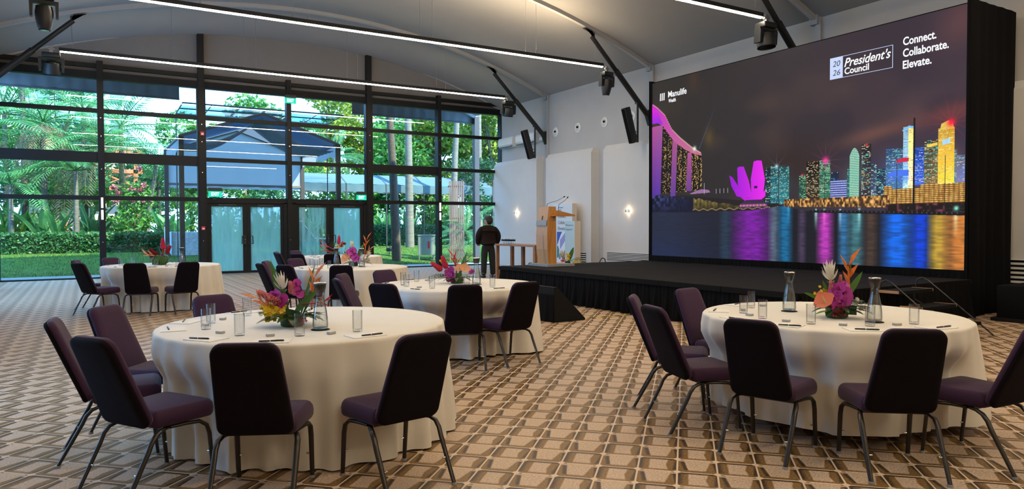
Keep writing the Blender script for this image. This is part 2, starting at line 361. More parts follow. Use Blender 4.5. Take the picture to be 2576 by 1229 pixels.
# ------------------------------------------------------------------ glazed gable wall: six bays
MX = [XL+0.12, 0.40, 2.95, 5.46, 8.06, 10.60, XR]
FD = 0.16
def bar(name, x0, x1, z0, z1, parent, d=FD, y=YG):
    k = MB(); k.bx(x0, x1, y-d/2, y+d/2, z0, z1); return k.build(name, 'dark_frame', parent)
half = [0.15, 0.078, 0.085, 0.07, 0.085, 0.065, 0.03]
tops = [5.5, 5.95, 7.12, 5.95, 7.10, 5.95, 5.5]
for i, x in enumerate(MX):
    k = MB(); h = half[i]; k.bx(x-h, x+h, YG-0.14, YG+0.12, 0, tops[i])
    o = k.build('trim_mullion', 'dark_frame'); tag(o, 'black upright of the glass wall', kind='structure')
    if i in (2, 4):
        k = MB(); k.bx(x-h-0.03, x+h+0.03, YG-0.12, YG+0.10, 0, 5.5); k.build('casing', 'dark_frame', o)
    if i in (1, 5):
        for z0, z1 in ((1.62, 1.88), (1.94, 2.22)):
            k = MB(); k.bx(x-0.025, x+0.025, YG-0.165, YG-0.142, z0, z1); k.build('wall_washer', 'wash_led', o)
    for z in (4.4, 3.9, 3.0, 1.0):
        k = MB(); k.lathe([(0.014, 0), (0.014, 0.012)], 8, (x, YG-0.142, z), M=Matrix.Rotation(PI/2, 3, 'X')); k.build('bolt', 'chrome', o)
for z0, z1, nm in ((5.76, 5.87, 'upper'), (5.46, 5.66, 'lower')):
    k = MB(); k.bx(XL, XR-0.02, YG-0.10, YG+0.10, z0, z1); tag(k.build('trim_beam', 'dark_frame'), 'black cross beam over the glass wall, '+nm, kind='structure')
# curved gable trim and infill board
xs = [XL + (XR-XL)*j/40 for j in range(41)]
k = MB(); k.grid([[(x, YG+0.03, 5.66) for x in xs], [(x, YG+0.03, roof_z(x)+0.02) for x in xs]]); k.grid([[(x, YG+0.09, 5.66) for x in xs], [(x, YG+0.09, roof_z(x)+0.02) for x in xs]])
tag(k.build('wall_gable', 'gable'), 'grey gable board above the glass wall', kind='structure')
k = MB(); k.grid([[(x, YG-0.06, roof_z(x)-0.07), (x, YG+0.06, roof_z(x)-0.07), (x, YG+0.06, roof_z(x)+0.03), (x, YG-0.06, roof_z(x)+0.03)] for x in xs], closed=True)
tag(k.build('trim_arch', 'rib', smooth=40), 'curved trim along the gable', kind='structure')
ZT = [2.215, 3.395, 4.60]
thick = {0: 0.0, 1: 0.0, 4: 0.0}
pane_n = 0
def pane(x0, x1, z0, z1, parent, m='glass', y=YG, n='pane'):
    k = MB(); k.bx(x0, x1, y-0.006, y+0.006, z0, z1); return k.build(n, m, parent)
for i in range(6):
    x0 = MX[i]+half[i]; x1 = MX[i+1]-half[i+1]
    wn = thing('window_%d' % (i+1), 'glazed bay of the gable wall', kind='structure')
    zlow = 3.34
    if i in (0, 1, 4): zlow = 3.19
    bar('transom', x0, x1, zlow, 3.47 if zlow < 3.3 else 3.45, wn)
    bar('transom', x0, x1, 4.55, 4.655, wn)
    bar('transom', x0, x1, 2.16 if i not in (2, 3) else 2.12, 2.275, wn)
    pane(x0, x1, 4.655, 5.46, wn); pane(x0, x1, 3.46, 4.55, wn); pane(x0, x1, 2.275, zlow, wn)
    if i not in (2, 3):
        bar('sill', x0, x1, 0.0, 0.035, wn); pane(x0, x1, 0.035, 2.16, wn)
# doors
LEAF = [(3.08, 4.185, 3.19, 4.076, 'fog_glass', 1), (4.195, 5.28, 4.30, 5.19, 'fog_glass', -1), (5.66, 6.735, 5.76, 6.626, 'clear_door', 1), (6.745, 7.86, 6.866, 7.75, 'fog_glass', -1)]
for i, (x0, x1, g0, g1, gm, s) in enumerate(LEAF):
    d = thing('door_%d' % (i+1), 'black framed glass door leaf', kind='structure')
    bar('stile', x0, g0, 0.01, 2.12, d, 0.07); bar('stile', g1, x1, 0.01, 2.12, d, 0.07)
    bar('rail', g0, g1, 0.01, 0.085, d, 0.07); bar('rail', g0, g1, 2.02, 2.12, d, 0.07)
    pane(g0, g1, 0.085, 2.02, d, gm)
    hx = (x1-0.055) if s > 0 else (x0+0.055)
    k = MB(); k.tube([(hx-s*0.0, YG-0.035, 1.14), (hx-s*0.0, YG-0.10, 1.14), (hx-s*0.09, YG-0.11, 1.13), (hx-s*0.10, YG-0.11, 0.90), (hx-s*0.0, YG-0.10, 0.89), (hx-s*0.0, YG-0.035, 0.89)], 0.016, 8)
    k.build('handle', 'black_metal', d, smooth=60)
    if s > 0:
        k = MB(); k.bx(hx-0.03, hx+0.03, YG-0.05, YG-0.03, 0.88, 1.15); k.build('lock_case', 'black_metal', d)
        k = MB(); k.lathe([(0.012, 0), (0.010, 0.02)], 10, (hx, YG-0.05, 1.03), M=Matrix.Rotation(PI/2, 3, 'X')); k.build('keyhole', 'chrome', d)
    k = MB(); k.bx(x0+0.3, x1-0.3, YG-0.09, YG-0.035, 2.035, 2.085); k.build('door_closer', 'black_metal', d)
for x0, x1 in ((2.95, 3.08), (5.28, 5.66), (7.86, 8.06)):
    k = MB(); k.bx(x0, x1, YG-0.08, YG+0.06, 0, 2.15); tag(k.build('trim_doorpost', 'dark_frame'), 'black post between the glass doors', kind='structure')
k = MB(); k.bx(2.95, 8.06, YG-0.075, YG+0.075, 2.12, 2.22); tag(k.build('trim_doorhead', 'dark_frame'), 'black head over the glass doors', kind='structure')

# exit signs, call points
def exit_sign(x, z, wd, label, hang):
    t = thing('exit_sign', label, 'sign', (x, YG-0.2, z), group='exit signs on the glass wall')
    k = MB(); k.bx(-wd/2, wd/2, -0.03, 0.03, 0.17, 0.27); k.build('housing', 'black_metal', t)
    k = MB(); k.bx(-wd/2, wd/2, -0.012, 0.012, 0.0, 0.172); k.build('panel', 'exit_green', t)
    text('lettering', 'EXIT', 'exit_white', t, frame_M((-wd*0.30, -0.0135, 0.04), (1, 0, 0), (0, 0, 1)), 0.095, wd*0.6, bold=0.004)
    k = MB()
    if hang: k.tube([(0, 0, 0.27), (0, 0, 0.55)], 0.012, 6); k.build('hanger_rod', 'black_metal', t)
    else: k.bx(-0.05, 0.05, 0.0, 0.19, 0.17, 0.2); k.bx(-0.05, 0.05, 0.105, 0.125, -0.075, 0.2); k.build('bracket', 'black_metal', t)
exit_sign(5.49, 5.22, 0.34, 'green EXIT sign hung high on the middle mullion under the beam', True)
exit_sign(3.28, 2.29, 0.37, 'green EXIT sign over the misted pair of glass doors', False)
exit_sign(7.74, 2.27, 0.33, 'green EXIT sign over the half-clear pair of glass doors', False)
for x, z, lb in ((2.96, 4.13, 'small red alarm box high on the mullion beside the doors'), (2.95, 1.37, 'small red break-glass call point at hand height by the doors')):
    t = thing('alarm_box', lb, 'alarm box', (x, YG-0.14, z)); k = MB(); k.bx(-0.05, 0.05, -0.05, 0, -0.055, 0.055); k.build('body', 'red_box', t)
    k = MB(); k.bx(-0.03, 0.03, -0.054, -0.05, -0.03, 0.01); k.build('faceplate', 'white_plastic', t)

# ------------------------------------------------------------------ linear pendant lamps in the rib planes
def linear_lamp(y, x0, x1, z, label, cables, upm='added_up_glow_low', u0=None, u1=None):
    t = thing('linear_pendant_lamp', label, 'pendant lamp', ((x0+x1)/2, y, z), group='linear lamps hung across the hall')
    h = (x1-x0)/2; cx = (x0+x1)/2
    k = MB(); k.bx(-h, h, -0.035, 0.035, -0.03, 0.05); k.build('housing', 'black_metal', t)
    k = MB(); k.bx(-h+0.02, h-0.02, -0.031, 0.031, -0.052, -0.029); k.build('diffuser', 'lamp', t)
    if upm: k = MB(); k.bx((u0-cx) if u0 else -h+0.3, (u1-cx) if u1 else h-0.3, -0.02, 0.02, 0.0500, 0.0503); k.build('added_up_strip', upm, t)  # unseen glowing strip added above the housing to light the roof
    for x in cables:
        k = MB(); k.tube([(x-cx, 0, 0.05), (x-cx, 0, roof_z(x, y)-z)], 0.004, 4, cap=False); c = k.build('cable', 'steel', t)
        k = MB(); k.lathe([(0.012, 0.05), (0.012, 0.10), (0.005, 0.13)], 8, (x-cx, 0, 0)); k.build('gripper', 'chrome', c, smooth=60)
CAB = [-0.2, 1.9, 3.6, 3.9, 6.35, 6.65, 9.1, 9.4, 11.2]
linear_lamp(19.39, -0.46, 11.48, 5.50, 'long lit linear lamp furthest away, just in front of the gable', CAB, None)
linear_lamp(14.38, -0.40, 11.45, 5.52, 'long lit linear lamp crossing the middle of the roof', CAB, 'added_up_glow', 7.4, 10.2)
linear_lamp(9.36, -0.46, 11.41, 5.50, 'long lit linear lamp whose end shows above the video wall', CAB)
linear_lamp(4.34, -0.46, 11.50, 5.50, 'long lit linear lamp overhead near the viewer', CAB)

linear_lamp(-0.68, -0.46, 11.50, 5.50, 'long lit linear lamp behind the viewer', CAB)
linear_lamp(-5.70, -0.46, 11.50, 5.50, 'long lit linear lamp at the back of the hall', CAB)

# ------------------------------------------------------------------ knee braces, moving heads, column speakers
def brace(y, side, label):
    s = side
    A = Vector((XC+s*(10.93-XC), y, 6.36)); B = Vector((XC+s*(13.04-XC), y, 4.30))
    t = thing('roof_brace', label, 'roof brace', tuple(B), group='black knee braces under the roof ribs')
    A2 = A-B; d = A2.normalized(); n = Vector((0, 1, 0)).cross(d)
    k = MB(); k.tube([d*0.12, A2*0.55], 0.074, 12); k.build('lower_sleeve', 'black_metal', t, smooth=60)
    k = MB(); k.tube([A2*0.5, A2-d*0.22], 0.056, 12); k.build('upper_tube', 'black_metal', t, smooth=60)
    q = MB(); q.prism([A2-d*0.30+Vector((0, -0.05, 0)), A2-d*0.12+n*s*0.09+Vector((0, -0.05, 0)), A2+Vector((-s*0.10, -0.05, 0.03)), A2+Vector((s*0.22, -0.05, -0.07))], (0, 0.1, 0)); q.build('head_plate', 'black_metal', t)
    q = MB(); q.prism([Vector((s*0.05, -0.05, 0.25)), Vector((s*0.05, -0.05, -0.22)), Vector((-s*0.03, -0.05, -0.20)), d*0.14-n*0.05+Vector((0, -0.05, 0)), d*0.2+n*0.05+Vector((0, -0.05, 0))], (0, 0.1, 0)); q.build('foot_plate', 'black_metal', t)
def mover(y, x, ztop, label, tilt, pointed):
    t = thing('moving_head_light', label, 'stage light', (x, y, ztop), group='moving head lights clamped to the braces'); t.scale = (1.0,)*3 if pointed else (1.2, 1.2, 1.1)
    k = MB(); k.bx(-0.03, 0.03, -0.03, 0.03, -0.10, 0.06); k.tube([(-0.06, 0, 0.0), (0.06, 0, 0.0)], 0.03, 8); k.build('clamp', 'steel', t, smooth=40)
    b = shifted(rbox((0.30, 0.22, 0.10), 0.02), (0, 0, -0.14)); b.build('base', 'black_metal', t, smooth=40)
    ym = MB(); ym.bx(-0.21, 0.21, -0.06, 0.06, -0.235, -0.19)
    for s in (-1, 1):
        ym.prism([(s*0.21, -0.07, -0.235), (s*0.16, -0.07, -0.235), (s*0.165, -0.055, -0.46), (s*0.205, -0.055, -0.46)], (0, 0.13, 0))
    ym.build('yoke', 'black_metal', t)
    hz = -0.38 if pointed else -0.40
    prof = [(0.05, 0.13), (0.12, 0.10), (0.135, 0.0), (0.13, -0.12), (0.105, -0.24), (0.085, -0.29)] if pointed else [(0.06, 0.14), (0.14, 0.11), (0.15, 0.02), (0.148, -0.07), (0.14, -0.12)]
    M = Matrix.Rotation(tilt, 3, 'X')
    k = MB(); k.lathe(prof, 24, (0, 0, hz), M=M); h = k.build('lamp_head', 'black_metal', t, smooth=50)
    r0, z0 = prof[-1]
    k = MB(); k.lathe([(r0*0.82, z0-0.001), (r0*0.82, z0-0.012), (r0*0.5, z0-0.02)], 20, (0, 0, hz), M=M); k.build('lens', 'chrome', h, smooth=60)
    k = MB(); k.lathe([(r0*1.02, z0+0.01), (r0*1.05, z0-0.008), (r0*0.85, z0-0.012)], 20, (0, 0, hz), M=M, cap0=False, cap1=False); k.build('bezel', 'black_wood', h, smooth=60)
def column_speaker(y, label):
    t = thing('column_speaker', label, 'speaker', (12.62, y, 4.60), group='slim speakers hung on the wall side')
    k = MB(); k.tube([(0, 0, 0.10), (0, 0, -0.98)], 0.028, 10); k.build('drop_pole', 'black_metal', t, smooth=60)
    k = MB(); k.bx(-0.06, 0.06, -0.04, 0.04, 0.03, 0.14); k.build('pole_clamp', 'black_metal', t)
    M = Matrix.Rotation(-0.30, 3, 'Y')
    b = shifted(rbox((0.20, 0.16, 0.95), 0.02), (-0.28, 0, -0.55), M=None); b.v = [tuple(M @ (Vector(p)-Vector((-0.28, 0, -0.55))) + Vector((-0.28, 0, -0.55))) for p in b.v]
    c = b.build('cabinet', 'black_metal', t, smooth=40)
    g = MB(); g.box((-0.102, 0, 0), (0.006, 0.13, 0.90)); g.v = [tuple(M @ Vector(p) + Vector((-0.28, 0, -0.55))) for p in g.v]; g.build('grille', 'black_cloth', c)
    k = MB(); k.tube([(0, 0, -0.80), (-0.09, 0, -0.78)], 0.02, 6); k.tube([(0, 0, -0.94), (-0.10, 0, -0.92)], 0.02, 6); k.tube([(-0.01, 0, -0.72), (-0.14, 0, -0.66)], 0.008, 6); k.build('tilt_bracket', 'black_metal', t)
brace(19.39, 1, 'black roof brace meeting the wall left of the round air nozzles')
brace(14.38, 1, 'black roof brace meeting the wall at the edge of the video wall')
brace(9.36, 1, 'black roof brace disappearing behind the top of the video wall')
brace(19.39, -1, 'black roof brace at the upper left, over the end of the far lamp')
brace(14.38, -1, 'black roof brace cut off by the top left corner of the photo')
mover(19.39, 11.60, 5.48, 'moving head light at the wall end of the far lamp', 0.25, False)
mover(14.38, 11.57, 5.45, 'slim moving head light at the wall end of the middle lamp', 0.1, True)
mover(9.36, 11.52, 5.47, 'moving head light hanging in front of the top of the video wall', -0.1, False)
mover(19.39, -0.61, 5.50, 'moving head light at the window end of the far lamp', 0.35, False)
mover(14.38, -0.54, 5.42, 'tapered moving head light cut off by the top edge of the photo', 0.05, True)
column_speaker(19.39, 'slim black column speaker in front of the air conditioners')
column_speaker(14.38, 'slim black column speaker beside the video wall edge')

# ------------------------------------------------------------------ fittings on the right wall
for i, (y, z) in enumerate(((18.89, 4.444), (17.68, 4.44), (16.37, 4.444), (15.16, 4.444))):
    t = thing('air_nozzle', ['first round white air nozzle from the air conditioners', 'second round white air nozzle from the air conditioners', 'third round white air nozzle from the air conditioners', 'round white air nozzle behind the column speaker by the video wall'][i], 'air vent', (XR, y, z), group='round nozzles along the upper wall')
    M = Matrix.Rotation(-PI/2, 3, 'Y')
    k = MB(); k.lathe([(0.15, 0), (0.15, 0.015), (0.125, 0.03), (0.10, 0.03), (0.09, 0.012)], 28, M=M, cap1=False); k.build('flange', 'white_plastic', t, smooth=40)
    M2 = Matrix.Rotation(-PI/2+0.2, 3, 'Y') @ Matrix.Rotation(0.45, 3, 'X')
    k = MB(); k.lathe([(0.088, -0.03), (0.092, 0.02), (0.075, 0.05), (0.045, 0.06), (0.035, 0.03)], 24, M=M2); n_ = k.build('ball_nozzle', 'white_plastic', t, smooth=50)
    k = MB(); k.lathe([(0.036, 0.05), (0.036, 0.058)], 16, M=M2); k.build('throat', 'black_wood', n_)
for y0, y1, lb in ((21.27, 22.25, 'white wall air conditioner next to the window corner'), (19.86, 21.06, 'white wall air conditioner behind the column speaker')):
    t = thing('air_conditioner', lb, 'air conditioner', (XR, (y0+y1)/2, 4.2)); h = (y1-y0)/2
    k = MB(); k.prism([(0, -h, 0.02), (-0.12, -h, 0.0), (-0.22, -h, 0.10), (-0.22, -h, 0.30), (-0.18, -h, 0.36), (0, -h, 0.36)], (0, 2*h, 0)); k.build('body', 'white_plastic', t)
    k = MB(); k.box((-0.176, 0, 0.048), (0.115, 2*h-0.12, 0.014), Matrix.Rotation(math.radians(-45), 3, 'Y')); k.build('outlet_slot', 'black_wood', t)
    k = MB(); k.box((-0.192, 0, 0.040), (0.05, 2*h-0.16, 0.006), Matrix.Rotation(math.radians(-30), 3, 'Y')); k.build('flap', 'white_plastic', t)
t = thing('control_box', 'small beige control box beside the air conditioner', 'control box', (XR, 19.62, 4.22)); k = MB(); k.bx(-0.10, 0, -0.11, 0.11, 0.0, 0.34); k.build('body', 'grey_plastic', t)
k = MB(); k.bx(-0.104, -0.1, -0.08, 0.08, 0.05, 0.12); k.build('label_plate', 'white_plastic', t)
def louvre(y0, y1, z0, z1, n, label):
    t = thing('wall_grille', label, 'air vent', (XP, (y0+y1)/2, z0), group='slotted grilles low on the wall'); h = (y1-y0)/2
    k = MB(); k.bx(-0.004, 0, -h, h, 0, z1-z0); k.build('recess', 'black_wood', t)
    dz = (z1-z0)/n
    for i in range(n):
        k = MB(); k.bx(-0.022, -0.003, -h, h, i*dz+dz*0.52, i*dz+dz); k.build('slat', 'white_plastic', t)
louvre(13.7, 15.95, 0.42, 0.66, 6, 'slotted white wall grille beside the video wall')
louvre(16.95, 17.45, 0.30, 0.62, 5, 'small slotted wall grille next to the white display stands')
louvre(4.6, 5.6, 0.42, 0.86, 6, 'slotted white wall grille past the draped end of the video wall')
MT['sconce_glow'] = mat('sconce_glow', (1, 1, 1), 0.5, emit=(1.0, 0.74, 0.42), es=1400.0)
# cross-beam sconces: bright core with four diagonal baffles
for y, z, lb in ((20.89, 1.86, 'small lit wall sconce near the window corner'), (17.96, 1.84, 'lit wall sconce hidden behind the tall display stand'), (15.0, 1.81, 'small lit wall sconce between the display stand and the video wall')):
    t = thing('wall_sconce', lb, 'wall lamp', (XP, y, z), group='four-way sconces along the wall')
    k = MB(); k.lathe([(0.03, 0), (0.03, 0.02)], 16, M=Matrix.Rotation(-PI/2, 3, 'Y')); k.build('base', 'chrome', t)
    k = MB(); k.lathe([(0.028, 0.10), (0.028, 0.115)], 16, M=Matrix.Rotation(-PI/2, 3, 'Y')); k.build('cap', 'chrome', t)
    for a in (45, 135, 225, 315):
        k = MB(); k.box((0, 0, 0), (0.09, 0.035, 0.006), Matrix.Rotation(math.radians(a), 3, 'X')); k.v = [tuple(Vector(p) + Vector((-0.06, 0.030*math.cos(math.radians(a)), 0.030*math.sin(math.radians(a))))) for p in k.v]
        k.build('baffle', 'chrome', t)
    k = MB(); k.lathe([(0.003, -0.012), (0.007, -0.006), (0.007, 0.006), (0.003, 0.012)], 10, (-0.06, 0, 0)); k.build('bulb', 'sconce_glow', t, smooth=60)
# ------------------------------------------------------------------ banquet chair
def rounded(poly, rad, n=5):
    out = []; k = len(poly)
    for i in range(k):
        p, a, c = Vector(poly[i]), Vector(poly[i-1]), Vector(poly[(i+1) % k]); r = rad[i]
        u = (a-p).normalized(); v = (c-p).normalized(); ang = u.angle(v); d = r/math.tan(ang/2)
        ctr = p + (u+v).normalized()*(r/math.sin(ang/2)); s = p+u*d; e = p+v*d
        a0 = math.atan2((s-ctr).y, (s-ctr).x); a1 = math.atan2((e-ctr).y, (e-ctr).x)
        while a1-a0 > PI: a1 -= 2*PI
        while a1-a0 < -PI: a1 += 2*PI
        for j in range(n+1):
            w = a0+(a1-a0)*j/n; out.append((ctr.x+r*math.cos(w), ctr.y+r*math.sin(w)))
    return out
def inset(poly, d):
    n = len(poly); out = []
    for i in range(n):
        a, c = Vector(poly[i-1]), Vector(poly[(i+1) % n]); t = (c-a); t = t.normalized() if t.length > 1e-9 else Vector((1, 0))
        out.append((poly[i][0]-t.y*d, poly[i][1]+t.x*d))
    return out
def layered(outline, layers, fn, cap0=True, cap1=True):
    b = MB(); n = len(outline); rows = [[fn(x, y, t) for x, y in inset(outline, d)] for d, t in layers]
    b.grid(rows, closed=True); k = len(rows)
    if cap0: b.f.append(tuple(range(n-1, -1, -1))); b.mi.append(0)
    if cap1: b.f.append(tuple((k-1)*n+j for j in range(n))); b.mi.append(0)
    return b
def back_fn(x, s, t):
    h = s/0.52; y = -0.125-0.16*h-0.045*h*h; z = 0.35+0.485*h
    c = 1-(x/0.2)**2; y -= 0.012*max(c, -0.3)*0.6
    return (x, y+t*0.92, z+t*0.39)
BO = rounded([(-0.192, 0), (0.192, 0), (0.160, 0.52), (-0.160, 0.52)], [0.05, 0.05, 0.062, 0.062])
SO = rounded([(-0.185, -0.085), (0.185, -0.085), (0.222, 0.285), (-0.222, 0.285)], [0.03, 0.03, 0.06, 0.06])
ME = {}
ME['shell'] = layered(BO, [(0.03, -0.002), (0.012, 0.0), (0.003, 0.006), (0.0, 0.014), (0.001, 0.022)], back_fn).mesh('back_shell', 'fabric_shaded', 50)
ME['back'] = layered(BO, [(0.004, 0.023), (-0.001, 0.028), (0.0, 0.04), (0.006, 0.052), (0.022, 0.060), (0.06, 0.064)], back_fn).mesh('backrest', 'fabric', 50)
ME['seat'] = layered(SO, [(0.03, 0.343), (0.008, 0.348), (0.0, 0.362), (-0.002, 0.39), (0.003, 0.415), (0.014, 0.430), (0.026, 0.4365)], lambda x, y, t: (x, y, t)).mesh('seat', 'fabric', 50)
def leg_path(s, f):
    if f: return [(s*0.165, 0.02, 0.332), (s*0.185, 0.10, 0.335), (s*0.197, 0.175, 0.330), (s*0.2, 0.220, 0.300), (s*0.2, 0.238, 0.25), (s*0.2, 0.262, 0.008)]
    return [(s*0.165, -0.0, 0.332), (s*0.185, -0.045, 0.332), (s*0.197, -0.085, 0.318), (s*0.2, -0.115, 0.285), (s*0.2, -0.135, 0.24), (s*0.2, -0.262, 0.008)]
for f in (0, 1):
    for s in (-1, 1):
        P = leg_path(s, f); k = MB(); k.tube(P, [0.012, 0.0135, 0.0145, 0.015, 0.015, 0.013], 10, flat=0.75, up=(1, 0, 0)); ME['leg%d%d' % (f, s)] = k.mesh('leg', 'bronze', 60)
        k = MB(); k.lathe([(0.015, 0), (0.016, 0.006), (0.015, 0.014)], 10, (s*0.2, 0.262 if f else -0.262, 0)); ME['glide%d%d' % (f, s)] = k.mesh('glide', 'glide', 60)
        p = Vector(P[4]).lerp(Vector(P[5]), 0.45); k = MB(); k.lathe([(0.006, 0.0), (0.005, 0.016)], 8, (p.x-s*0.012, p.y, p.z), M=Matrix.Rotation(-s*PI/2, 3, 'Y')); ME['stud%d%d' % (f, s)] = k.mesh('stud', 'chrome', 60)
k = MB(); k.bx(-0.165, 0.165, -0.02, 0.03, 0.325, 0.341); ME['bar'] = k.mesh('cross_bar', 'bronze')
def chair(x, y, face, label, group):
    t = thing('banquet_chair', label, 'chair', (x, y, 0), face-PI/2, group)
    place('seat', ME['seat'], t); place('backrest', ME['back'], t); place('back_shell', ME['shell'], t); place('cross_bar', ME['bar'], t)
    for f in (0, 1):
        for s in (-1, 1):
            l = place('leg', ME['leg%d%d' % (f, s)], t); place('glide', ME['glide%d%d' % (f, s)], l); place('stud', ME['stud%d%d' % (f, s)], l)
    return t

# ------------------------------------------------------------------ round tables
ZTOP = 0.742
def tablecloth(cx, cy, R, zb, chairs, label, seed):
    rnd = random.Random(seed); ph = [(k, rnd.uniform(0, 2*PI), rnd.uniform(0.5, 1)) for k in (7, 12, 18, 25, 31)]
    N = 300; rows = []
    def fold(a): 
        v = sum(w*q*math.cos(k*a+p+0.7*math.sin(3*a+p)) for (k, p, w), q in zip(ph, (.5, .9, 1.2, .9, .5)))/1.15; return 1.15*v-0.35*v*v*(1 if v > 0 else -1)
    rows.append([(0.001*math.cos(2*PI*j/N), 0.001*math.sin(2*PI*j/N), ZTOP) for j in range(N)])
    for r in (R*0.5, R*0.85, R-0.012): rows.append([(r*math.cos(2*PI*j/N), r*math.sin(2*PI*j/N), ZTOP) for j in range(N)])
    for t in (0.0, 0.01, 0.03, 0.07, 0.13, 0.2, 0.28, 0.36, 0.42, 0.48, 0.56, 0.64, 0.72, 0.8, 0.88, 0.95, 1.0):
        row = []
        for j in range(N):
            a = 2*PI*j/N; f = fold(a)
            r = R + (0.0 if t == 0 else 0.004) + 0.05*t + f*(0.002 + 0.046*min(t*1.25, 1)**0.75) + 0.012*t*math.sin(5*a+seed)
            z = (ZTOP-0.006) - t*(ZTOP-0.006-zb) + (0.012*f*t if zb > 0.05 else 0.0)
            wz = min(max((0.62-z)/0.14, 0), 1)
            if wz > 0:
                push = 0.0; rmax = R+0.054*t+0.045*min(t*1.25, 1)**0.75
                for az, d in chairs:
                    da = (a-az+PI) % (2*PI)-PI
                    if abs(da) > 0.5: continue
                    rs = d-0.305; lat = abs(math.sin(da))*rs; lim = rs/math.cos(da)
                    wa = min(max((0.36-lat)/0.13, 0), 1); wa = wa*wa*(3-2*wa); push = max(push, (rmax-lim)*wa)
                r -= push*wz
            row.append((r*math.cos(a), r*math.sin(a), max(z, 0.006)))
        rows.append(row)
    b = MB(); b.grid(rows, closed=True)
    o = b.build('tablecloth', 'cloth', None, smooth=180, loc=(cx, cy, 0)); tag(o, label, 'tablecloth', 'ivory cloths on the round tables'); return o
def round_table(cx, cy, R, label):
    t = thing('round_table', label, 'table', (cx, cy, 0), group='round banquet tables')
    k = MB(); k.lathe([(R-0.02, 0.705), (R-0.008, 0.712), (R-0.008, 0.732), (R-0.02, 0.738)], 48); k.build('tabletop', 'wood_table', t, smooth=50)
    for a in range(4):
        w = PI/4+a*PI/2; k = MB(); k.tube([(0.42*math.cos(w), 0.42*math.sin(w), 0.0), (0.36*math.cos(w), 0.36*math.sin(w), 0.705)], 0.018, 8); k.build('leg', 'bronze', t, smooth=60)
# tableware meshes
k = MB(); k.lathe([(0.0285, 0.0), (0.030, 0.003), (0.031, 0.134), (0.0292, 0.134), (0.0282, 0.016), (0.02, 0.012)], 28); ME['tumbler'] = k.mesh('tumbler', 'tumbler', 40)
k = MB(); k.lathe([(0.040, 0.003), (0.047, 0.006), (0.049, 0.03), (0.047, 0.07), (0.039, 0.13), (0.029, 0.18), (0.0255, 0.205), (0.027, 0.225), (0.033, 0.25), (0.036, 0.268), (0.034, 0.268), (0.025, 0.225), (0.0235, 0.205), (0.027, 0.18), (0.037, 0.13), (0.045, 0.07), (0.047, 0.03), (0.045, 0.012)], 32); ME['carafe'] = k.mesh('vessel', 'carafe', 50)
k = MB(); k.lathe([(0.044, 0.014), (0.0462, 0.03), (0.0442, 0.07), (0.0362, 0.13), (0.0262, 0.178)], 28); ME['water'] = k.mesh('water', 'water', 60)
k = MB(); k.lathe([(0.026, 0.235), (0.0335, 0.262), (0.037, 0.272), (0.039, 0.290)], 28); ME['collar'] = k.mesh('collar', 'black_metal', 60)
k = MB(); k.lathe([(0.040, 0.290), (0.041, 0.296), (0.036, 0.300)], 28); ME['stopper'] = k.mesh('stopper', 'chrome', 50)
k = MB(); k.lathe([(0.058, 0.0), (0.060, 0.002), (0.058, 0.004)], 28); ME['coaster'] = k.mesh('coaster', 'black_wood', 50)
k = MB(); k.bx(-0.105, 0.105, -0.074, 0.074, 0, 0.004); ME['pad'] = k.mesh('note_pad', 'paper')
k = MB(); k.tube([(-0.07, 0, 0.0045), (-0.066, 0, 0.0045), (-0.01, 0, 0.0045)], [0.002, 0.0045, 0.0048], 8); ME['pen1'] = k.mesh('barrel', 'pen', 60)
k = MB(); k.tube([(-0.0095, 0, 0.0045), (-0.004, 0, 0.0045)], 0.005, 8); ME['pen2'] = k.mesh('band', 'pen_grip', 60)
k = MB(); k.tube([(-0.0035, 0, 0.0045), (0.06, 0, 0.0045), (0.07, 0, 0.0045)], [0.0048, 0.0048, 0.003], 8); ME['pen3'] = k.mesh('cap', 'pen', 60)
k = MB(); k.tube([(0.02, 0, 0.0098), (0.064, 0, 0.0098)], 0.0012, 6); ME['pen4'] = k.mesh('clip', 'pen_grip', 60)
ME['mint'] = shifted(rbox((0.05, 0.032, 0.016), 0.003, 2), (0, 0, 0.008)).mesh('wrapper', 'mint', 40)
k = MB(); k.bx(-0.02, 0.02, -0.012, 0.012, 0.0161, 0.0166); ME['mint_label'] = k.mesh('printed_band', 'paper')

TAB = [ # key, name used in labels, centre, radius, hem height, settings (azimuth, distance of the chair)
 ('T1', 'front table with yellow orchids', (1.297, 4.906), 0.945, 0.012, [(108.9, 1.04), (145.8, 1.16), (173.5, 1.19), (211, 1.20), (244.8, 1.24), (277, 1.28)]),
 ('T6', 'table nearest the stage steps', (4.685, 3.221), 0.90, 0.085, [(97, 1.00), (132.5, 1.15), (162.5, 1.12), (196.8, 1.127), (230.5, 1.18), (264, 1.125)]),
 ('T2', 'table by the black floor wedge', (3.624, 7.214), 0.912, 0.02, [(107, 1.06), (139, 1.10), (173.4, 1.06), (211.5, 1.08), (246.1, 1.10), (274.5, 1.03)]),
 ('T4', 'second table before the glass doors', (3.728, 11.303), 0.918, 0.015, [(116, 1.08), (152, 1.08), (186, 1.18), (213.2, 1.20), (246.5, 1.22)]),
 ('T5', 'table closest to the glass doors', (4.895, 15.60), 0.925, 0.015, [(122, 1.05), (155, 1.10), (186, 1.12), (217, 1.20), (247, 1.22)]),
 ('T3', 'table by the lawn windows', (1.14, 13.79), 0.94, 0.012, [(125, 1.05), (165, 1.05), (213, 1.20), (250, 1.20), (280, 1.20)]),
]
ORD = ['first', 'second', 'third', 'fourth', 'fifth', 'sixth']
SIDE6 = ['on the far side', 'at the far left', 'at the left', 'at the near left', 'at the near side', 'at the near right']
SIDE5 = ['on the far side', 'at the far left', 'at the left', 'at the near left', 'at the near side']
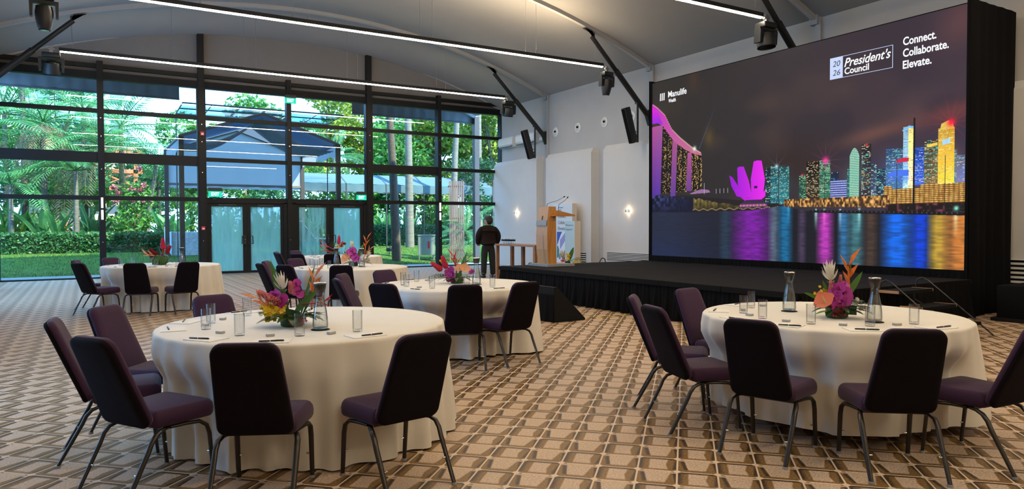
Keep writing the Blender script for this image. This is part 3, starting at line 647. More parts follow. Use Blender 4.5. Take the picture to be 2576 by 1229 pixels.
SIDE3 = ['on the far side', 'at the left, half hidden', 'at the left end', 'at the near window end', 'at the near door end']
def polar(c, az, r): return (c[0]+r*math.cos(az), c[1]+r*math.sin(az))
jit = random.Random(3)
for key, nm, c, R, zb, ch in TAB:
    chr_ = [(math.radians(a), d) for a, d in ch]
    round_table(c[0], c[1], R, 'round banquet table under the cloth, '+nm)
    tablecloth(c[0], c[1], R, zb, chr_, 'floor-length ivory cloth on the '+nm, len(key)+sum(map(ord, key)))
    sides = SIDE6 if len(ch) == 6 else (SIDE3 if key == 'T3' else SIDE5)
    for i, (az, d) in enumerate(chr_):
        x, y = polar(c, az, d)
        chair(x, y, az+PI+math.radians(jit.uniform(-3, 3)), 'dark plum chair %s of the %s' % (sides[i], nm), 'plum banquet chairs')
        w = ORD[i]+' place clockwise' if False else ORD[i]+' place'
        z = ZTOP+0.0005
        pa = az+math.radians(jit.uniform(-3, 3)); px, py = polar(c, pa, R-0.115)
        t = thing('note_pad', 'white note pad, %s from far side, %s' % (w, nm), 'note pad', (px, py, z), pa+PI/2+jit.uniform(-.12, .12), 'note pads on the tables'); place('sheets', ME['pad'], t)
        qx, qy = polar(c, pa+math.radians(jit.uniform(-2, 3)), R-0.085)
        t = thing('pen', 'black pen on pad, %s from far side, %s' % (w, nm), 'pen', (qx, qy, z+0.0042), pa+PI/2+jit.uniform(-.35, .35), 'pens on the note pads')
        for n_, q in (('barrel', 'pen1'), ('band', 'pen2'), ('cap', 'pen3'), ('clip', 'pen4')): place(n_, ME[q], t)
        gx, gy = polar(c, az+math.radians(7), R*0.68)
        t = thing('tumbler', 'empty tumbler, %s from far side, %s' % (w, nm), 'glass', (gx, gy, z), 0, 'tumblers on the tables'); place('vessel', ME['tumbler'], t)
        mx_, my_ = polar(c, az-math.radians(8.5), R*0.68)
        t = thing('mint_packet', 'grey mint packet, %s from far side, %s' % (w, nm), 'mints', (mx_, my_, z), az+PI/2+jit.uniform(-.4, .4), 'mint packets on the tables'); m_ = place('wrapper', ME['mint'], t); place('printed_band', ME['mint_label'], m_)
def carafe(x, y, label):
    t = thing('coaster', 'black coaster under the carafe '+label, 'coaster', (x, y, ZTOP+0.0005), 0, 'coasters under the carafes'); place('disc', ME['coaster'], t)
    t = thing('water_carafe', 'glass water carafe with black and silver stopper '+label, 'carafe', (x, y, ZTOP+0.0046), 0, 'water carafes')
    place('vessel', ME['carafe'], t); place('water', ME['water'], t); place('collar', ME['collar'], t); place('stopper', ME['stopper'], t)
carafe(1.275, 4.479, 'beside the yellow orchids')
carafe(4.592, 3.50, 'behind the coral anthurium')
carafe(4.559, 2.80, 'beside the purple orchids')
carafe(3.78, 7.03, 'in front of the red ginger flowers')
carafe(3.60, 11.66, 'behind the orange anthurium')
carafe(3.86, 11.13, 'in front of the far purple orchids')
carafe(1.44, 13.62, 'on the table by the lawn windows')
carafe(5.12, 15.95, 'on the table closest to the doors')
# ------------------------------------------------------------------ flower centrepieces
for n_, a, b_ in (('leaf_green', (0.045, 0.13, 0.02), (0.08, 0.19, 0.03)), ('leaf_dark', (0.012, 0.045, 0.012), (0.03, 0.08, 0.02)), ('leaf_bright', (0.10, 0.22, 0.03), (0.16, 0.30, 0.05)),
                 ('yellow', (0.75, 0.50, 0.01), (0.85, 0.62, 0.03)), ('white_petal', (0.80, 0.74, 0.60), (0.85, 0.82, 0.70)), ('magenta', (0.42, 0.02, 0.30), (0.52, 0.05, 0.38)), ('deep_magenta', (0.28, 0.01, 0.14), (0.38, 0.02, 0.22)),
                 ('pink', (0.75, 0.24, 0.26), (0.80, 0.33, 0.33)), ('coral', (0.80, 0.20, 0.12), (0.85, 0.27, 0.17)), ('orange', (0.75, 0.16, 0.02), (0.80, 0.24, 0.04)), ('apricot', (0.85, 0.36, 0.16), (0.85, 0.42, 0.22)),
                 ('red', (0.50, 0.01, 0.015), (0.62, 0.03, 0.04)), ('crimson', (0.60, 0.02, 0.06), (0.70, 0.05, 0.12)), ('dark_red', (0.16, 0.006, 0.01), (0.25, 0.01, 0.02))):
    MT[n_] = leaf_mat('petal_'+n_ if 'leaf' not in n_ else 'bouquet_'+n_, a, b_, 0.4, 0.2)
MT['stalk'] = mat('green_stalk', (0.10, 0.17, 0.04), 0.5)
MT['vase'] = mat('leaf_wrapped_bowl', (0.03, 0.075, 0.018), 0.35, col2=(0.05, 0.11, 0.03), scale=20)
MT['spadix'] = mat('yellow_spadix', (0.75, 0.55, 0.2), 0.5)
def orient(p, d, roll=0.0):
    q = Vector(d).normalized().to_track_quat('Z', 'Y').to_matrix() @ Matrix.Rotation(roll, 3, 'Z')
    return lambda v: q @ Vector(v) + Vector(p)
def blade(b, p, d, length, width, bend=0.3, n=7, fold=0.25, tipw=0.0, side=None):
    """a pointed leaf from p along d, drooping by bend"""
    d = Vector(d).normalized(); sd = Vector(side) if side else d.cross(Vector((0, 0, 1)))
    sd = sd.normalized() if sd.length > 1e-4 else Vector((1, 0, 0)); up_ = sd.cross(d).normalized()
    rows = []
    for i in range(n+1):
        t = i/n; w = width*0.5*(math.sin(PI*min(t*0.92+0.08, 1))**0.8)*(1 if t < 1 else 0.02)
        ctr = Vector(p)+d*(length*t)+Vector((0, 0, -1))*(bend*length*t*t)
        rows.append([ctr-sd*w+up_*w*fold, ctr, ctr+sd*w+up_*w*fold])
    b.grid(rows)
def petal_fan(b, tf, count, length, width, cup=0.3, z=0.0, n=4, phase=0.0, point=True):
    for j in range(count):
        a = 2*PI*j/count+phase; ca, sa = math.cos(a), math.sin(a); rows = []
        for i in range(n+1):
            t = i/n; w = width*0.5*math.sin(PI*(0.12+0.86*t))**(0.9 if point else 0.5); r = length*t; h = z+cup*length*t*t
            rows.append([tf((ca*r-sa*s*w, sa*r+ca*s*w, h+abs(s)*w*0.25)) for s in (-1, 0, 1)])
        b.grid(rows)
def orchid(par, p, d, s, m, roll=0.0):
    b = MB(); tf = orient(p, d, roll); petal_fan(b, tf, 3, 0.042*s, 0.030*s, 0.15, 0, 4, PI/2); petal_fan(b, tf, 2, 0.046*s, 0.056*s, 0.12, 0.002*s, 4, 0.2, False)
    o = b.build('orchid_bloom', m, par, smooth=180); k = MB(); petal_fan(k, tf, 3, 0.02*s, 0.016*s, 0.9, 0.004*s, 3, -PI/2); k.build('lip', 'deep_magenta', o, smooth=180)
def anthurium(par, p, d, s, m, roll=0.0):
    tf = orient(p, d, roll); b = MB(); rows = []
    for i in range(9):
        t = i/8; y = (-0.35+1.35*t)*0.075*s; w = (0.066*s)*math.sqrt(max(0, 1-(2*t-0.85)**2/1.35))*(1 if t < 1 else 0.05)
        if t > 0.5: w *= (1-(t-0.5)/0.5)**0.6
        rows.append([tf((x*w, y + (0.014*s if abs(x) == 1 and t < 0.15 else 0), 0.012*s*(abs(x)) + 0.02*s*(t-0.4)**2)) for x in (-1, -0.55, 0, 0.55, 1)])
    b.grid(rows); o = b.build('anthurium_bloom', m, par, smooth=180)
    k = MB(); k.tube([tf((0, -0.005*s, 0.004*s)), tf((0, 0.02*s, 0.03*s)), tf((0, 0.035*s, 0.05*s))], [0.006*s, 0.005*s, 0.003*s], 7); k.build('spadix', 'spadix', o, smooth=60)
def ginger(par, p, d, s, m, name='ginger_bloom', layers=7, base=0.028, ln=0.055):
    tf = orient(p, d); b = MB()
    for l in range(layers):
        z = l/layers*0.11*s; r = base*s*(1-0.6*l/layers)
        for j in range(7):
            a = 2*PI*(j+0.5*(l % 2))/7; ca, sa = math.cos(a), math.sin(a); rows = []
            for i in range(4):
                t = i/3; w = 0.013*s*math.sin(PI*(0.2+0.78*t)); rr = r*0.3+r*0.9*math.sin(t*1.9)*0.9; h = z+ln*s*t*0.75
                rows.append([tf((ca*rr-sa*q*w, sa*rr+ca*q*w, h)) for q in (-1, 0, 1)])
            b.grid(rows)
    b.build(name, m, par, smooth=180)
def heliconia(par, p, d, s, m, side=(1, 0, 0)):
    d = Vector(d).normalized(); sd = Vector(side).normalized(); b = MB(); P = Vector(p)
    for i in range(4):
        q = P+d*(0.035*s*i); e = (d*1.0+sd*(0.75 if i % 2 else -0.45)).normalized(); L_ = (0.085+0.014*i)*s
        n_ = sd.cross(d).normalized(); w = 0.030*s
        b.add([q-d*0.01*s, q+n_*w*0.7+e*L_*0.3, q+d*0.03*s+e*L_*0.25, q-n_*w*0.7+e*L_*0.3, q+e*L_], [(0, 1, 4), (1, 2, 4), (2, 3, 4), (3, 0, 4), (0, 3, 2, 1)])
    b.tube([P-d*0.12*s, P+d*0.1*s], [0.006*s, 0.004*s], 6); b.build('heliconia_bract', m, par)
def curcuma(par, p, d, s, m):
    tf = orient(p, d); b = MB()
    for l in range(4): 
        petal_fan(b, tf, 6, 0.055*s*(1-0.12*l), 0.022*s, 1.2+0.5*l, 0.012*s*l, 4, l*0.5)
    b.build('curcuma_bloom', m, par, smooth=180)
    k = MB(); petal_fan(k, tf, 6, 0.028*s, 0.022*s, 0.6, -0.02*s, 3, 0.2); k.tube([tf((0, 0, -0.10*s)), tf((0, 0, 0.0))], 0.007*s, 6); k.build('curcuma_calyx', 'leaf_bright', par, smooth=180)
def oncidium(par, p, rad, s, rnd, count=26):
    b = MB()
    for i in range(count):
        q = Vector(p)+Vector((rnd.uniform(-1, 1)*rad[0], rnd.uniform(-1, 1)*rad[1], rnd.uniform(-1, 1)*rad[2]))
        tf = orient(q, (rnd.uniform(-.6, .2), rnd.uniform(-1, -.3), rnd.uniform(0, .8)), rnd.uniform(0, 6)); petal_fan(b, tf, 5, 0.013*s, 0.013*s, 0.2, 0, 2, 0, False)
    o = b.build('dancing_orchid_spray', 'yellow', par, smooth=180); o['kind'] = 'stuff'
    k = MB(); k.tube([Vector(p)+Vector((0.04, 0.03, -0.03)), Vector(p), Vector(p)+Vector((-rad[0], -rad[1], -rad[2]*0.5))], 0.0015, 5); k.build('spray_stem', 'stalk', o)
def leaves(par, specs, m, rnd=None, name='leaf'):
    for p, d, ln, wd, bn in specs:
        dn = Vector(d).normalized(); e = W(1, -.25, 0); sd = (e-dn*e.dot(dn)) if dn.z > .45 else None   # tall blades show their flat side to the room
        b = MB(); blade(b, p, d, ln, wd, bn, side=sd); b.build(name, m, par, smooth=180)
def skirt_leaves(par, rnd, n, r0, ln, wd, m, lift=0.25):
    for i in range(n):
        a = 2*PI*i/n+rnd.uniform(-.2, .2); d = (math.cos(a), math.sin(a), lift+rnd.uniform(-.05, .2)); q = (r0*math.cos(a), r0*math.sin(a), 0.045+rnd.uniform(0, .02)); L = ln*rnd.uniform(.8, 1.15)
        blade_bend = (lift+0.05+0.03/L) * 0.85
        b = MB(); blade(b, q, d, L, wd*rnd.uniform(.8, 1.1), blade_bend); b.v = [(x, y, max(z, 0.003)) for x, y, z in b.v]; b.build('skirt_leaf', m, par, smooth=180)
def fern(par, p, d, ln, m, bend=0.5, wd=0.09):
    b = MB(); d = Vector(d).normalized(); sd = d.cross(Vector((0, 0, 1))).normalized(); pts = []
    for i in range(11):
        t = i/10; q = Vector(p)+d*ln*t+Vector((0, 0, -bend*ln*t*t)); q.z = max(q.z, 0.006); pts.append(q)
    b.tube(pts, 0.0018, 4, cap=False)
    for i in range(1, 11):
        w = wd*math.sin(PI*(0.15+0.8*i/10))
        for s in (-1, 1):
            e = (sd*s+d*0.5).normalized(); tip = pts[i]+e*w+Vector((0, 0, -0.15*w)); tip.z = max(tip.z, 0.004)
            mid = pts[i]+e*w*0.5; n_ = d*0.006
            b.add([pts[i], mid+n_, tip, mid-n_], [(0, 1, 2, 3)])
    b.build('fern_frond', m, par)
def bowl(par, r=0.075, h=0.075):
    k = MB(); k.lathe([(r*0.85, 0), (r, 0.01), (r, h), (r*0.9, h+0.004), (r*0.86, h*0.8)], 24); o = k.build('bowl', 'vase', par, smooth=50)
    k = MB(); k.lathe([(r*1.02, h*0.35), (r*1.05, h*0.5), (r*1.02, h*0.65)], 24, cap0=False, cap1=False); k.build('leaf_band', 'leaf_dark', o, smooth=60)
def stem(par, a, b_):
    k = MB(); k.tube([a, b_], 0.003, 5); k.build('stem', 'stalk', par)
R1 = random.Random(11)
# camera-right direction on the table plane helps composing each arrangement as it is seen from the room entrance side
CR = Vector((math.cos(YAW), -math.sin(YAW), 0)); CF = Vector((math.sin(YAW), math.cos(YAW), 0)); UP = Vector((0, 0, 1))
def W(r, f, z): return CR*r+CF*f+UP*z
def centre(x, y, label):
    t = thing('flower_centrepiece', label, 'flowers', (x, y, ZTOP+0.001), 0, 'flower centrepieces'); bowl(t); return t
# 1 front table
t = centre(1.165, 4.75, 'tropical flowers with yellow dancing orchids and tall green blades on the front table')
skirt_leaves(t, R1, 11, 0.05, 0.20, 0.055, 'leaf_dark'); 
leaves(t, [(W(-.02, 0, .06), W(-.30, -.05, .95), .38, .065, -.05), (W(.01, .02, .08), W(.62, 0, .7), .24, .055, .1), (W(.04, .05, .06), W(.28, .05, 1), .36, .025, 0), (W(.05, .05, .06), W(.48, .1, 1), .30, .022, 0)], 'leaf_green')
leaves(t, [(W(0, -.05, .05), W(-.2, -1, .35), .17, .05, .35), (W(-.06, -.04, .05), W(-.8, -.8, .25), .18, .05, .3), (W(-.1, 0, .06), W(-1, -.1, .5), .16, .06, .25), (W(.08, -.02, .05), W(1, -.2, .5), .18, .05, .2)], 'leaf_green')
k = MB(); k.grid([[W(-.02+.10*i/5, -.075+.012*math.sin(i), .04+.085*j/4 - .02*(i/5)) for i in range(6)] for j in range(5)]); k.build('folded_leaf', 'leaf_dark', t, smooth=180)
oncidium(t, W(-.09, -.07, .095), (.07, .03, .045), 1.3, R1, 60); oncidium(t, W(-.14, -.04, .115), (.05, .03, .035), 1.2, R1, 22)
curcuma(t, W(-.05, -.02, .245), W(-.25, -.1, 1), 0.95, 'white_petal'); stem(t, W(-.02, 0, .06), W(-.045, -.015, .2))
orchid(t, W(-.095, -.04, .21), W(-.4, -1, .2), 1.1, 'magenta'); orchid(t, W(-.055, -.05, .175), W(0, -1, .1), 1.2, 'magenta', .5); orchid(t, W(.03, -.01, .27), W(.2, -1, .3), 1.0, 'magenta', 1); orchid(t, W(.045, -.01, .225), W(.4, -1, .2), 1.0, 'magenta', 2); orchid(t, W(-.06, -.05, .145), W(.1, -1, -.1), .9, 'magenta', .8)
ginger(t, W(-.115, -.04, .175), W(-.6, -.6, .6), 0.9, 'pink', 'pink_ginger_bloom'); ginger(t, W(-.075, -.05, .16), W(-.1, -.9, .4), 0.9, 'pink', 'pink_ginger_bloom'); ginger(t, W(.005, -.02, .215), W(.0, -.4, 1), 0.7, 'pink', 'pink_ginger_bloom')
heliconia(t, W(-.13, -.05, .13), W(-.55, -.3, .55), .95, 'apricot', W(-1, 0, -.3)); heliconia(t, W(.125, .05, .22), W(.1, 0, 1), 1.0, 'orange', W(1, 0, 0)); heliconia(t, W(.14, .0, .15), W(.9, -.2, .1), .7, 'red', W(0, 0, 1))
b = MB()
for i in range(30):
    q = W(.06+R1.uniform(-.05, .05), -.06+R1.uniform(-.02, .02), .04+R1.uniform(-.025, .025)); tf = orient(q, (R1.uniform(-1, 1), -1, R1.uniform(-.3, 1))); petal_fan(b, tf, 4, .012, .008, .4, 0, 2)
o = b.build('red_berry_spray', 'red', t); o['kind'] = 'stuff'
fern(t, W(.05, -.02, .06), W(.9, -.5, .6), .2, 'leaf_dark'); fern(t, W(.04, .02, .06), W(.9, .3, .8), .2, 'leaf_dark', .3); fern(t, W(-.08, .03, .07), W(-1, .3, .5), .18, 'leaf_dark')
# 2 right table
t = centre(4.56, 3.08, 'tropical flowers with purple orchids, coral anthurium and red heliconia')
skirt_leaves(t, R1, 9, 0.05, 0.15, 0.045, 'leaf_dark')
leaves(t, [(W(.05, .02, .08), W(.22, .05, 1), .33, .022, 0), (W(.05, .03, .10), W(.55, 0, .85), .27, .045, .0), (W(-.04, .02, .08), W(-.9, 0, .75), .25, .035, .25), (W(-.03, .0, .08), W(-.35, .1, 1), .2, .03, 0)], 'leaf_green')
leaves(t, [(W(-.05, -.05, .05), W(-1, -.5, .1), .18, .045, .15)], 'leaf_bright')
k = MB(); k.grid([[W(.02+.075*i/5, -.085+.01*math.sin(i), .03+.065*j/4) for i in range(6)] for j in range(5)]); k.build('folded_leaf', 'leaf_dark', t, smooth=180)
curcuma(t, W(-.045, .0, .265), W(-.15, -.1, 1), 1.1, 'white_petal'); stem(t, W(-.02, 0, .06), W(-.04, 0, .22))
for q, d, s in ((W(-.02, -.04, .20), W(-.5, -1, .3), 1.4), (W(.02, -.05, .165), W(0, -1, .2), 1.5), (W(.04, -.05, .125), W(.4, -1, .1), 1.6), (W(.0, -.06, .105), W(-.2, -1, 0), 1.6), (W(-.03, -.05, .14), W(-.8, -1, .2), 1.3), (W(.03, -.03, .225), W(.3, -.8, .6), 1.1)): orchid(t, q, d, s, 'magenta', R1.uniform(0, 1))
anthurium(t, W(-.115, -.07, .115), W(-.35, -1, .35), 1.15, 'coral', .6)
ginger(t, W(.015, -.01, .235), W(0, -.2, 1), .55, 'pink', 'pink_ginger_bloom'); ginger(t, W(-.05, -.02, .20), W(-.2, -.3, 1), .55, 'pink', 'pink_ginger_bloom')
heliconia(t, W(.085, .0, .24), W(-.05, 0, 1), 1.25, 'orange', W(1, 0, 0)); stem(t, W(.05, 0, .06), W(.08, 0, .2))
b = MB()
for i in range(46):
    q = W(-.03+R1.uniform(-.045, .045), -.08+R1.uniform(-.02, .02), .055+R1.uniform(-.04, .04)); tf = orient(q, (R1.uniform(-1, 1), -1, R1.uniform(-.3, 1))); petal_fan(b, tf, 4, .012, .009, .4, 0, 2)
o = b.build('red_cockscomb_bloom', 'dark_red', t); o['kind'] = 'stuff'
oncidium(t, W(-.13, 0, .16), (.05, .02, .04), 1.0, R1, 9); oncidium(t, W(-.1, 0, .2), (.02, .02, .02), .9, R1, 4)
for q in (W(.085, -.04, .10), W(.13, -.02, .13), W(.16, .0, .06)):
    b = MB(); tf = orient(q, W(.2, -1, .4)); petal_fan(b, tf, 6, .017, .014, .5, 0, 3, 0, False); petal_fan(b, tf, 5, .012, .01, 1.0, .003, 3, .4, False); b.build('white_blossom', 'white_petal', t, smooth=180)
for d, ln in ((W(1, -.2, .5), .22), (W(1, .2, .3), .22), (W(.8, -.6, .2), .2), (W(1, .4, .7), .2), (W(-.7, .6, .5), .2), (W(.5, -.8, .3), .17)): fern(t, W(.04, 0, .07), d, ln, 'leaf_dark', .35)
# 3 table by the wedge
t = centre(3.67, 7.30, 'tropical flowers with red ginger and orange anthuriums by the floor wedge table')
skirt_leaves(t, R1, 10, 0.05, 0.22, 0.05, 'leaf_dark')
for a in (-1.0, -.8, -.55, -.3): fern(t, W(-.06, -.02, .08), W(-1, a*.6, .55+.3*a), .30, 'leaf_dark', .45, .05)
ginger(t, W(-.17, -.03, .15), W(-.9, -.3, .7), 1.2, 'crimson', 'red_ginger_bloom'); ginger(t, W(-.12, -.03, .17), W(-.3, -.2, 1), 1.2, 'crimson', 'red_ginger_bloom')
for q, s in ((W(-.07, -.07, .15), 1.2), (W(-.045, -.08, .115), 1.2), (W(-.08, -.08, .085), 1.2), (W(-.1, -.07, .12), 1.1), (W(-.05, -.08, .07), 1.1), (W(-.075, -.08, .05), 1.0)): orchid(t, q, W(R1.uniform(-.4, .4), -1, .1), s, 'deep_magenta', R1.uniform(0, 2))
anthurium(t, W(.09, -.08, .165), W(.4, -1, .3), 1.05, 'apricot', -.3); anthurium(t, W(.035, -.05, .165), W(-.1, -1, .3), .9, 'apricot', .2)
leaves(t, [(W(.02, .02, .08), W(.35, 0, 1), .30, .045, 0), (W(.1, 0, .1), W(1, -.1, .15), .24, .06, .1), (W(0, -.05, .05), W(-.9, -.7, .2), .2, .06, .25)], 'leaf_green')
heliconia(t, W(-.02, .02, .2), W(-.2, 0, 1), 1.0, 'red', W(-1, 0, .3)); heliconia(t, W(-.01, .02, .15), W(.1, 0, 1), .9, 'red', W(-1, 0, .2)); heliconia(t, W(.08, .03, .2), W(.4, 0, .9), .8, 'dark_red', W(1, 0, 0))
oncidium(t, W(-.14, .02, .25), (.05, .03, .02), 1.2, R1, 8)
k = MB(); k.lathe([(.055, .03), (.058, .12)], 16, (.0, 0, 0)); k.build('rolled_leaf', 'leaf_green', t, smooth=60)
orchid(t, W(.17, 0, .13), W(.5, -1, .2), .9, 'magenta')
# 4 second table before the doors
t = centre(3.82, 11.44, 'tropical flowers with a large purple orchid and tall orange heliconia, before the doors')
skirt_leaves(t, R1, 10, 0.05, 0.16, 0.05, 'leaf_dark')
for q, s in ((W(-.03, -.05, .2), 2.0), (W(.02, -.06, .21), 2.0), (W(-.01, -.07, .25), 1.8), (W(.04, -.06, .15), 1.8), (W(.1, -.05, .12), 1.2)): orchid(t, q, W(R1.uniform(-.3, .4), -1, .2), s, 'magenta', R1.uniform(0, 2))
anthurium(t, W(-.11, -.08, .12), W(-.3, -1, .2), 1.25, 'apricot', .4); anthurium(t, W(-.09, -.08, .16), W(-.2, -1, .4), 1.0, 'apricot', -.2)
heliconia(t, W(.2, .02, .30), W(.12, 0, 1), 1.3, 'orange', W(.3, 0, .1)); stem(t, W(.1, 0, .06), W(.19, .02, .28)); heliconia(t, W(.22, .0, .2), W(.6, 0, .9), .9, 'apricot', W(1, 0, 0))
leaves(t, [(W(.08, .02, .12), W(.35, 0, 1), .26, .09, 0), (W(-.06, 0, .1), W(-.5, 0, .8), .2, .03, 0)], 'leaf_green')
curcuma(t, W(-.02, .02, .31), W(-.1, 0, 1), .9, 'white_petal'); curcuma(t, W(.24, -.02, .16), W(.5, -.3, .8), .8, 'white_petal'); oncidium(t, W(-.06, 0, .24), (.05, .03, .04), 1.3, R1, 16)
for d in (W(1, -.3, .5), W(1, .1, .7), W(.8, -.6, .3), W(1, 0, .2)): fern(t, W(.1, -.02, .07), d, .22, 'leaf_dark', .4)
# 5 table closest to the doors
t = centre(4.84, 15.75, 'red and pink tropical flowers with spiky fan palm, closest to the doors')
skirt_leaves(t, R1, 10, 0.05, 0.18, 0.06, 'leaf_dark')
for i in range(13):
    a = math.radians(15+150*i/12); b = MB(); blade(b, W(-.02, -.03, .2), W(math.cos(a), -.1, math.sin(a)), .16, .014, .05, 4); b.build('fan_palm_leaf', 'leaf_green', t)
ginger(t, W(.08, 0, .26), W(.05, 0, 1), 1.5, 'crimson', 'red_ginger_bloom'); ginger(t, W(.14, -.02, .2), W(.3, -.2, 1), 1.0, 'red', 'red_ginger_bloom')
heliconia(t, W(-.14, 0, .2), W(-.9, 0, .45), 1.4, 'crimson', W(0, 0, 1)); heliconia(t, W(-.1, -.05, .1), W(-.9, -.2, .3), 1.3, 'red', W(0, 0, 1)); heliconia(t, W(.05, -.05, .16), W(.5, -.2, .6), 1.2, 'red', W(1, 0, 0))
oncidium(t, W(.1, -.05, .2), (.08, .03, .04), 1.4, R1, 16)
leaves(t, [(W(0, -.04, .06), W(-.1, -1, .5), .18, .08, .2), (W(.06, -.04, .06), W(.6, -1, .5), .18, .08, .2)], 'leaf_green')
# 6 table by the lawn windows
t = centre(1.14, 13.80, 'red and maroon tropical flowers in a leafy bowl by the lawn windows')
skirt_leaves(t, R1, 9, 0.06, 0.16, 0.06, 'leaf_dark')
k = MB(); k.lathe([(.10, .03), (.115, .08), (.11, .15), (.09, .17)], 18); k.build('wrapped_leaves', 'vase', t, smooth=60)
for i in range(7):
    k = MB(); x = -.10+.2*i/6; k.tube([W(x, -.11, .01), W(x+.01, -.125, .09), W(x+.03, -.10, .16)], [.016, .02, .012], 7); k.build('rolled_leaf', 'leaf_green', t, smooth=60)
ginger(t, W(.02, 0, .27), W(.02, 0, 1), 1.5, 'crimson', 'red_ginger_bloom'); ginger(t, W(.10, -.04, .2), W(.6, -.3, .8), 1.3, 'red', 'red_ginger_bloom'); ginger(t, W(-.05, -.06, .17), W(-.4, -.5, .6), 1.3, 'dark_red', 'red_ginger_bloom'); ginger(t, W(-.12, -.05, .15), W(-.8, -.3, .5), 1.2, 'dark_red', 'red_ginger_bloom')
heliconia(t, W(-.06, -.1, .17), W(-.9, -.3, .1), 1.2, 'apricot', W(1, 0, .6)); heliconia(t, W(.04, -.05, .2), W(.5, -.2, .8), 1.1, 'red', W(1, 0, .2))
for q, s in ((W(-.13, -.05, .19), 1.2), (W(-.15, -.05, .15), 1.1), (W(.06, -.08, .15), 1.1)): orchid(t, q, W(-.3, -1, .1), s, 'deep_magenta', R1.uniform(0, 2))
leaves(t, [(W(.1, 0, .1), W(1, 0, .5), .2, .06, .1), (W(-.04, .02, .15), W(-.2, 0, 1), .2, .08, 0)], 'leaf_dark')
# ------------------------------------------------------------------ stage
SX0, SX1, SY0, SY1, SZ = 7.42, 11.46, 5.50, 12.74, 0.57
t = thing('stage_platform', 'low black stage with pleated black skirt under the video wall', 'stage', ((SX0+SX1)/2, (SY0+SY1)/2, 0))
ox, oy = (SX0+SX1)/2, (SY0+SY1)/2
nyp = 6
for i in range(nyp):
    for j in range(2):
        y0 = SY0+(SY1-SY0)*i/nyp; y1 = SY0+(SY1-SY0)*(i+1)/nyp; x0 = SX0+(SX1-SX0)*j/2; x1 = SX0+(SX1-SX0)*(j+1)/2
        k = MB(); k.bx(x0+0.003-ox, x1-0.003-ox, y0+0.003-oy, y1-0.003-oy, SZ-0.06, SZ); k.build('deck_panel', 'stage_top', t)
def pleats(name, a, b_, z1, z0, m, par, amp=0.022, wl=0.085, seed=1, flare=0.06, n=None, org=(0, 0, 0)):
    """hanging gathered fabric from a to b_ (plan points), outward = right of a->b_"""
    a, b_ = Vector((*a, 0)), Vector((*b_, 0)); d = b_-a; L = d.length; d.normalize(); o = Vector((d.y, -d.x, 0)); rnd = random.Random(seed)
    n = n or int(L/wl*6); ph = [(rnd.uniform(0, 6), rnd.uniform(.6, 1.4)) for _ in range(4)]
    rows = []
    for t_ in (0.0, 0.08, 0.25, 0.5, 0.75, 0.92, 1.0):
        row = []
        for i in range(n+1):
            s = L*i/n; w = math.sin(2*PI*s/wl+0.9*math.sin(s*2.3+ph[0][0])+0.6*math.sin(5.1*s+ph[1][0])); w2 = math.sin(2*PI*s/(wl*2.7)+ph[2][0])
            q = a+d*s+o*(0.012+amp*(0.25+0.75*t_)*(w*0.7+w2*0.5)+flare*t_*t_*(0.7+0.5*w2)); q.z = z1+(z0-z1)*t_
            row.append(q-Vector(org))
        rows.append(row)
    k = MB(); k.grid(rows); return k.build(name, m, par, smooth=180)
pleats('skirt_panel', (SX0, SY1), (SX0, SY0), SZ-0.01, 0.005, 'black_cloth', t, seed=2, org=(ox, oy, 0))
pleats('skirt_panel', (SX1, SY1), (SX0, SY1), SZ-0.01, 0.005, 'black_cloth', t, seed=3, org=(ox, oy, 0))
pleats('skirt_panel', (SX0, SY0), (SX1-0.1, SY0), SZ-0.01, 0.005, 'black_cloth', t, seed=4, org=(ox, oy, 0))
for i in range(nyp):
    y0 = SY0+(SY1-SY0)*i/nyp; y1 = SY0+(SY1-SY0)*(i+1)/nyp
    k = MB(); k.bx(SX0-0.050-ox, SX0-0.040-ox, y0+0.006-oy, y1-0.006-oy, SZ-0.070, SZ-0.002); k.build('edge_strip', 'stage_top', t)
for a in ((SX0+0.3, SY0+0.3), (SX1-0.3, SY0+0.3), (SX0+0.3, SY1-0.3), (SX1-0.3, SY1-0.3)):
    k = MB(); k.tube([(a[0]-ox, a[1]-oy, 0), (a[0]-ox, a[1]-oy, SZ-0.06)], 0.03, 8); k.build('leg', 'steel', t)

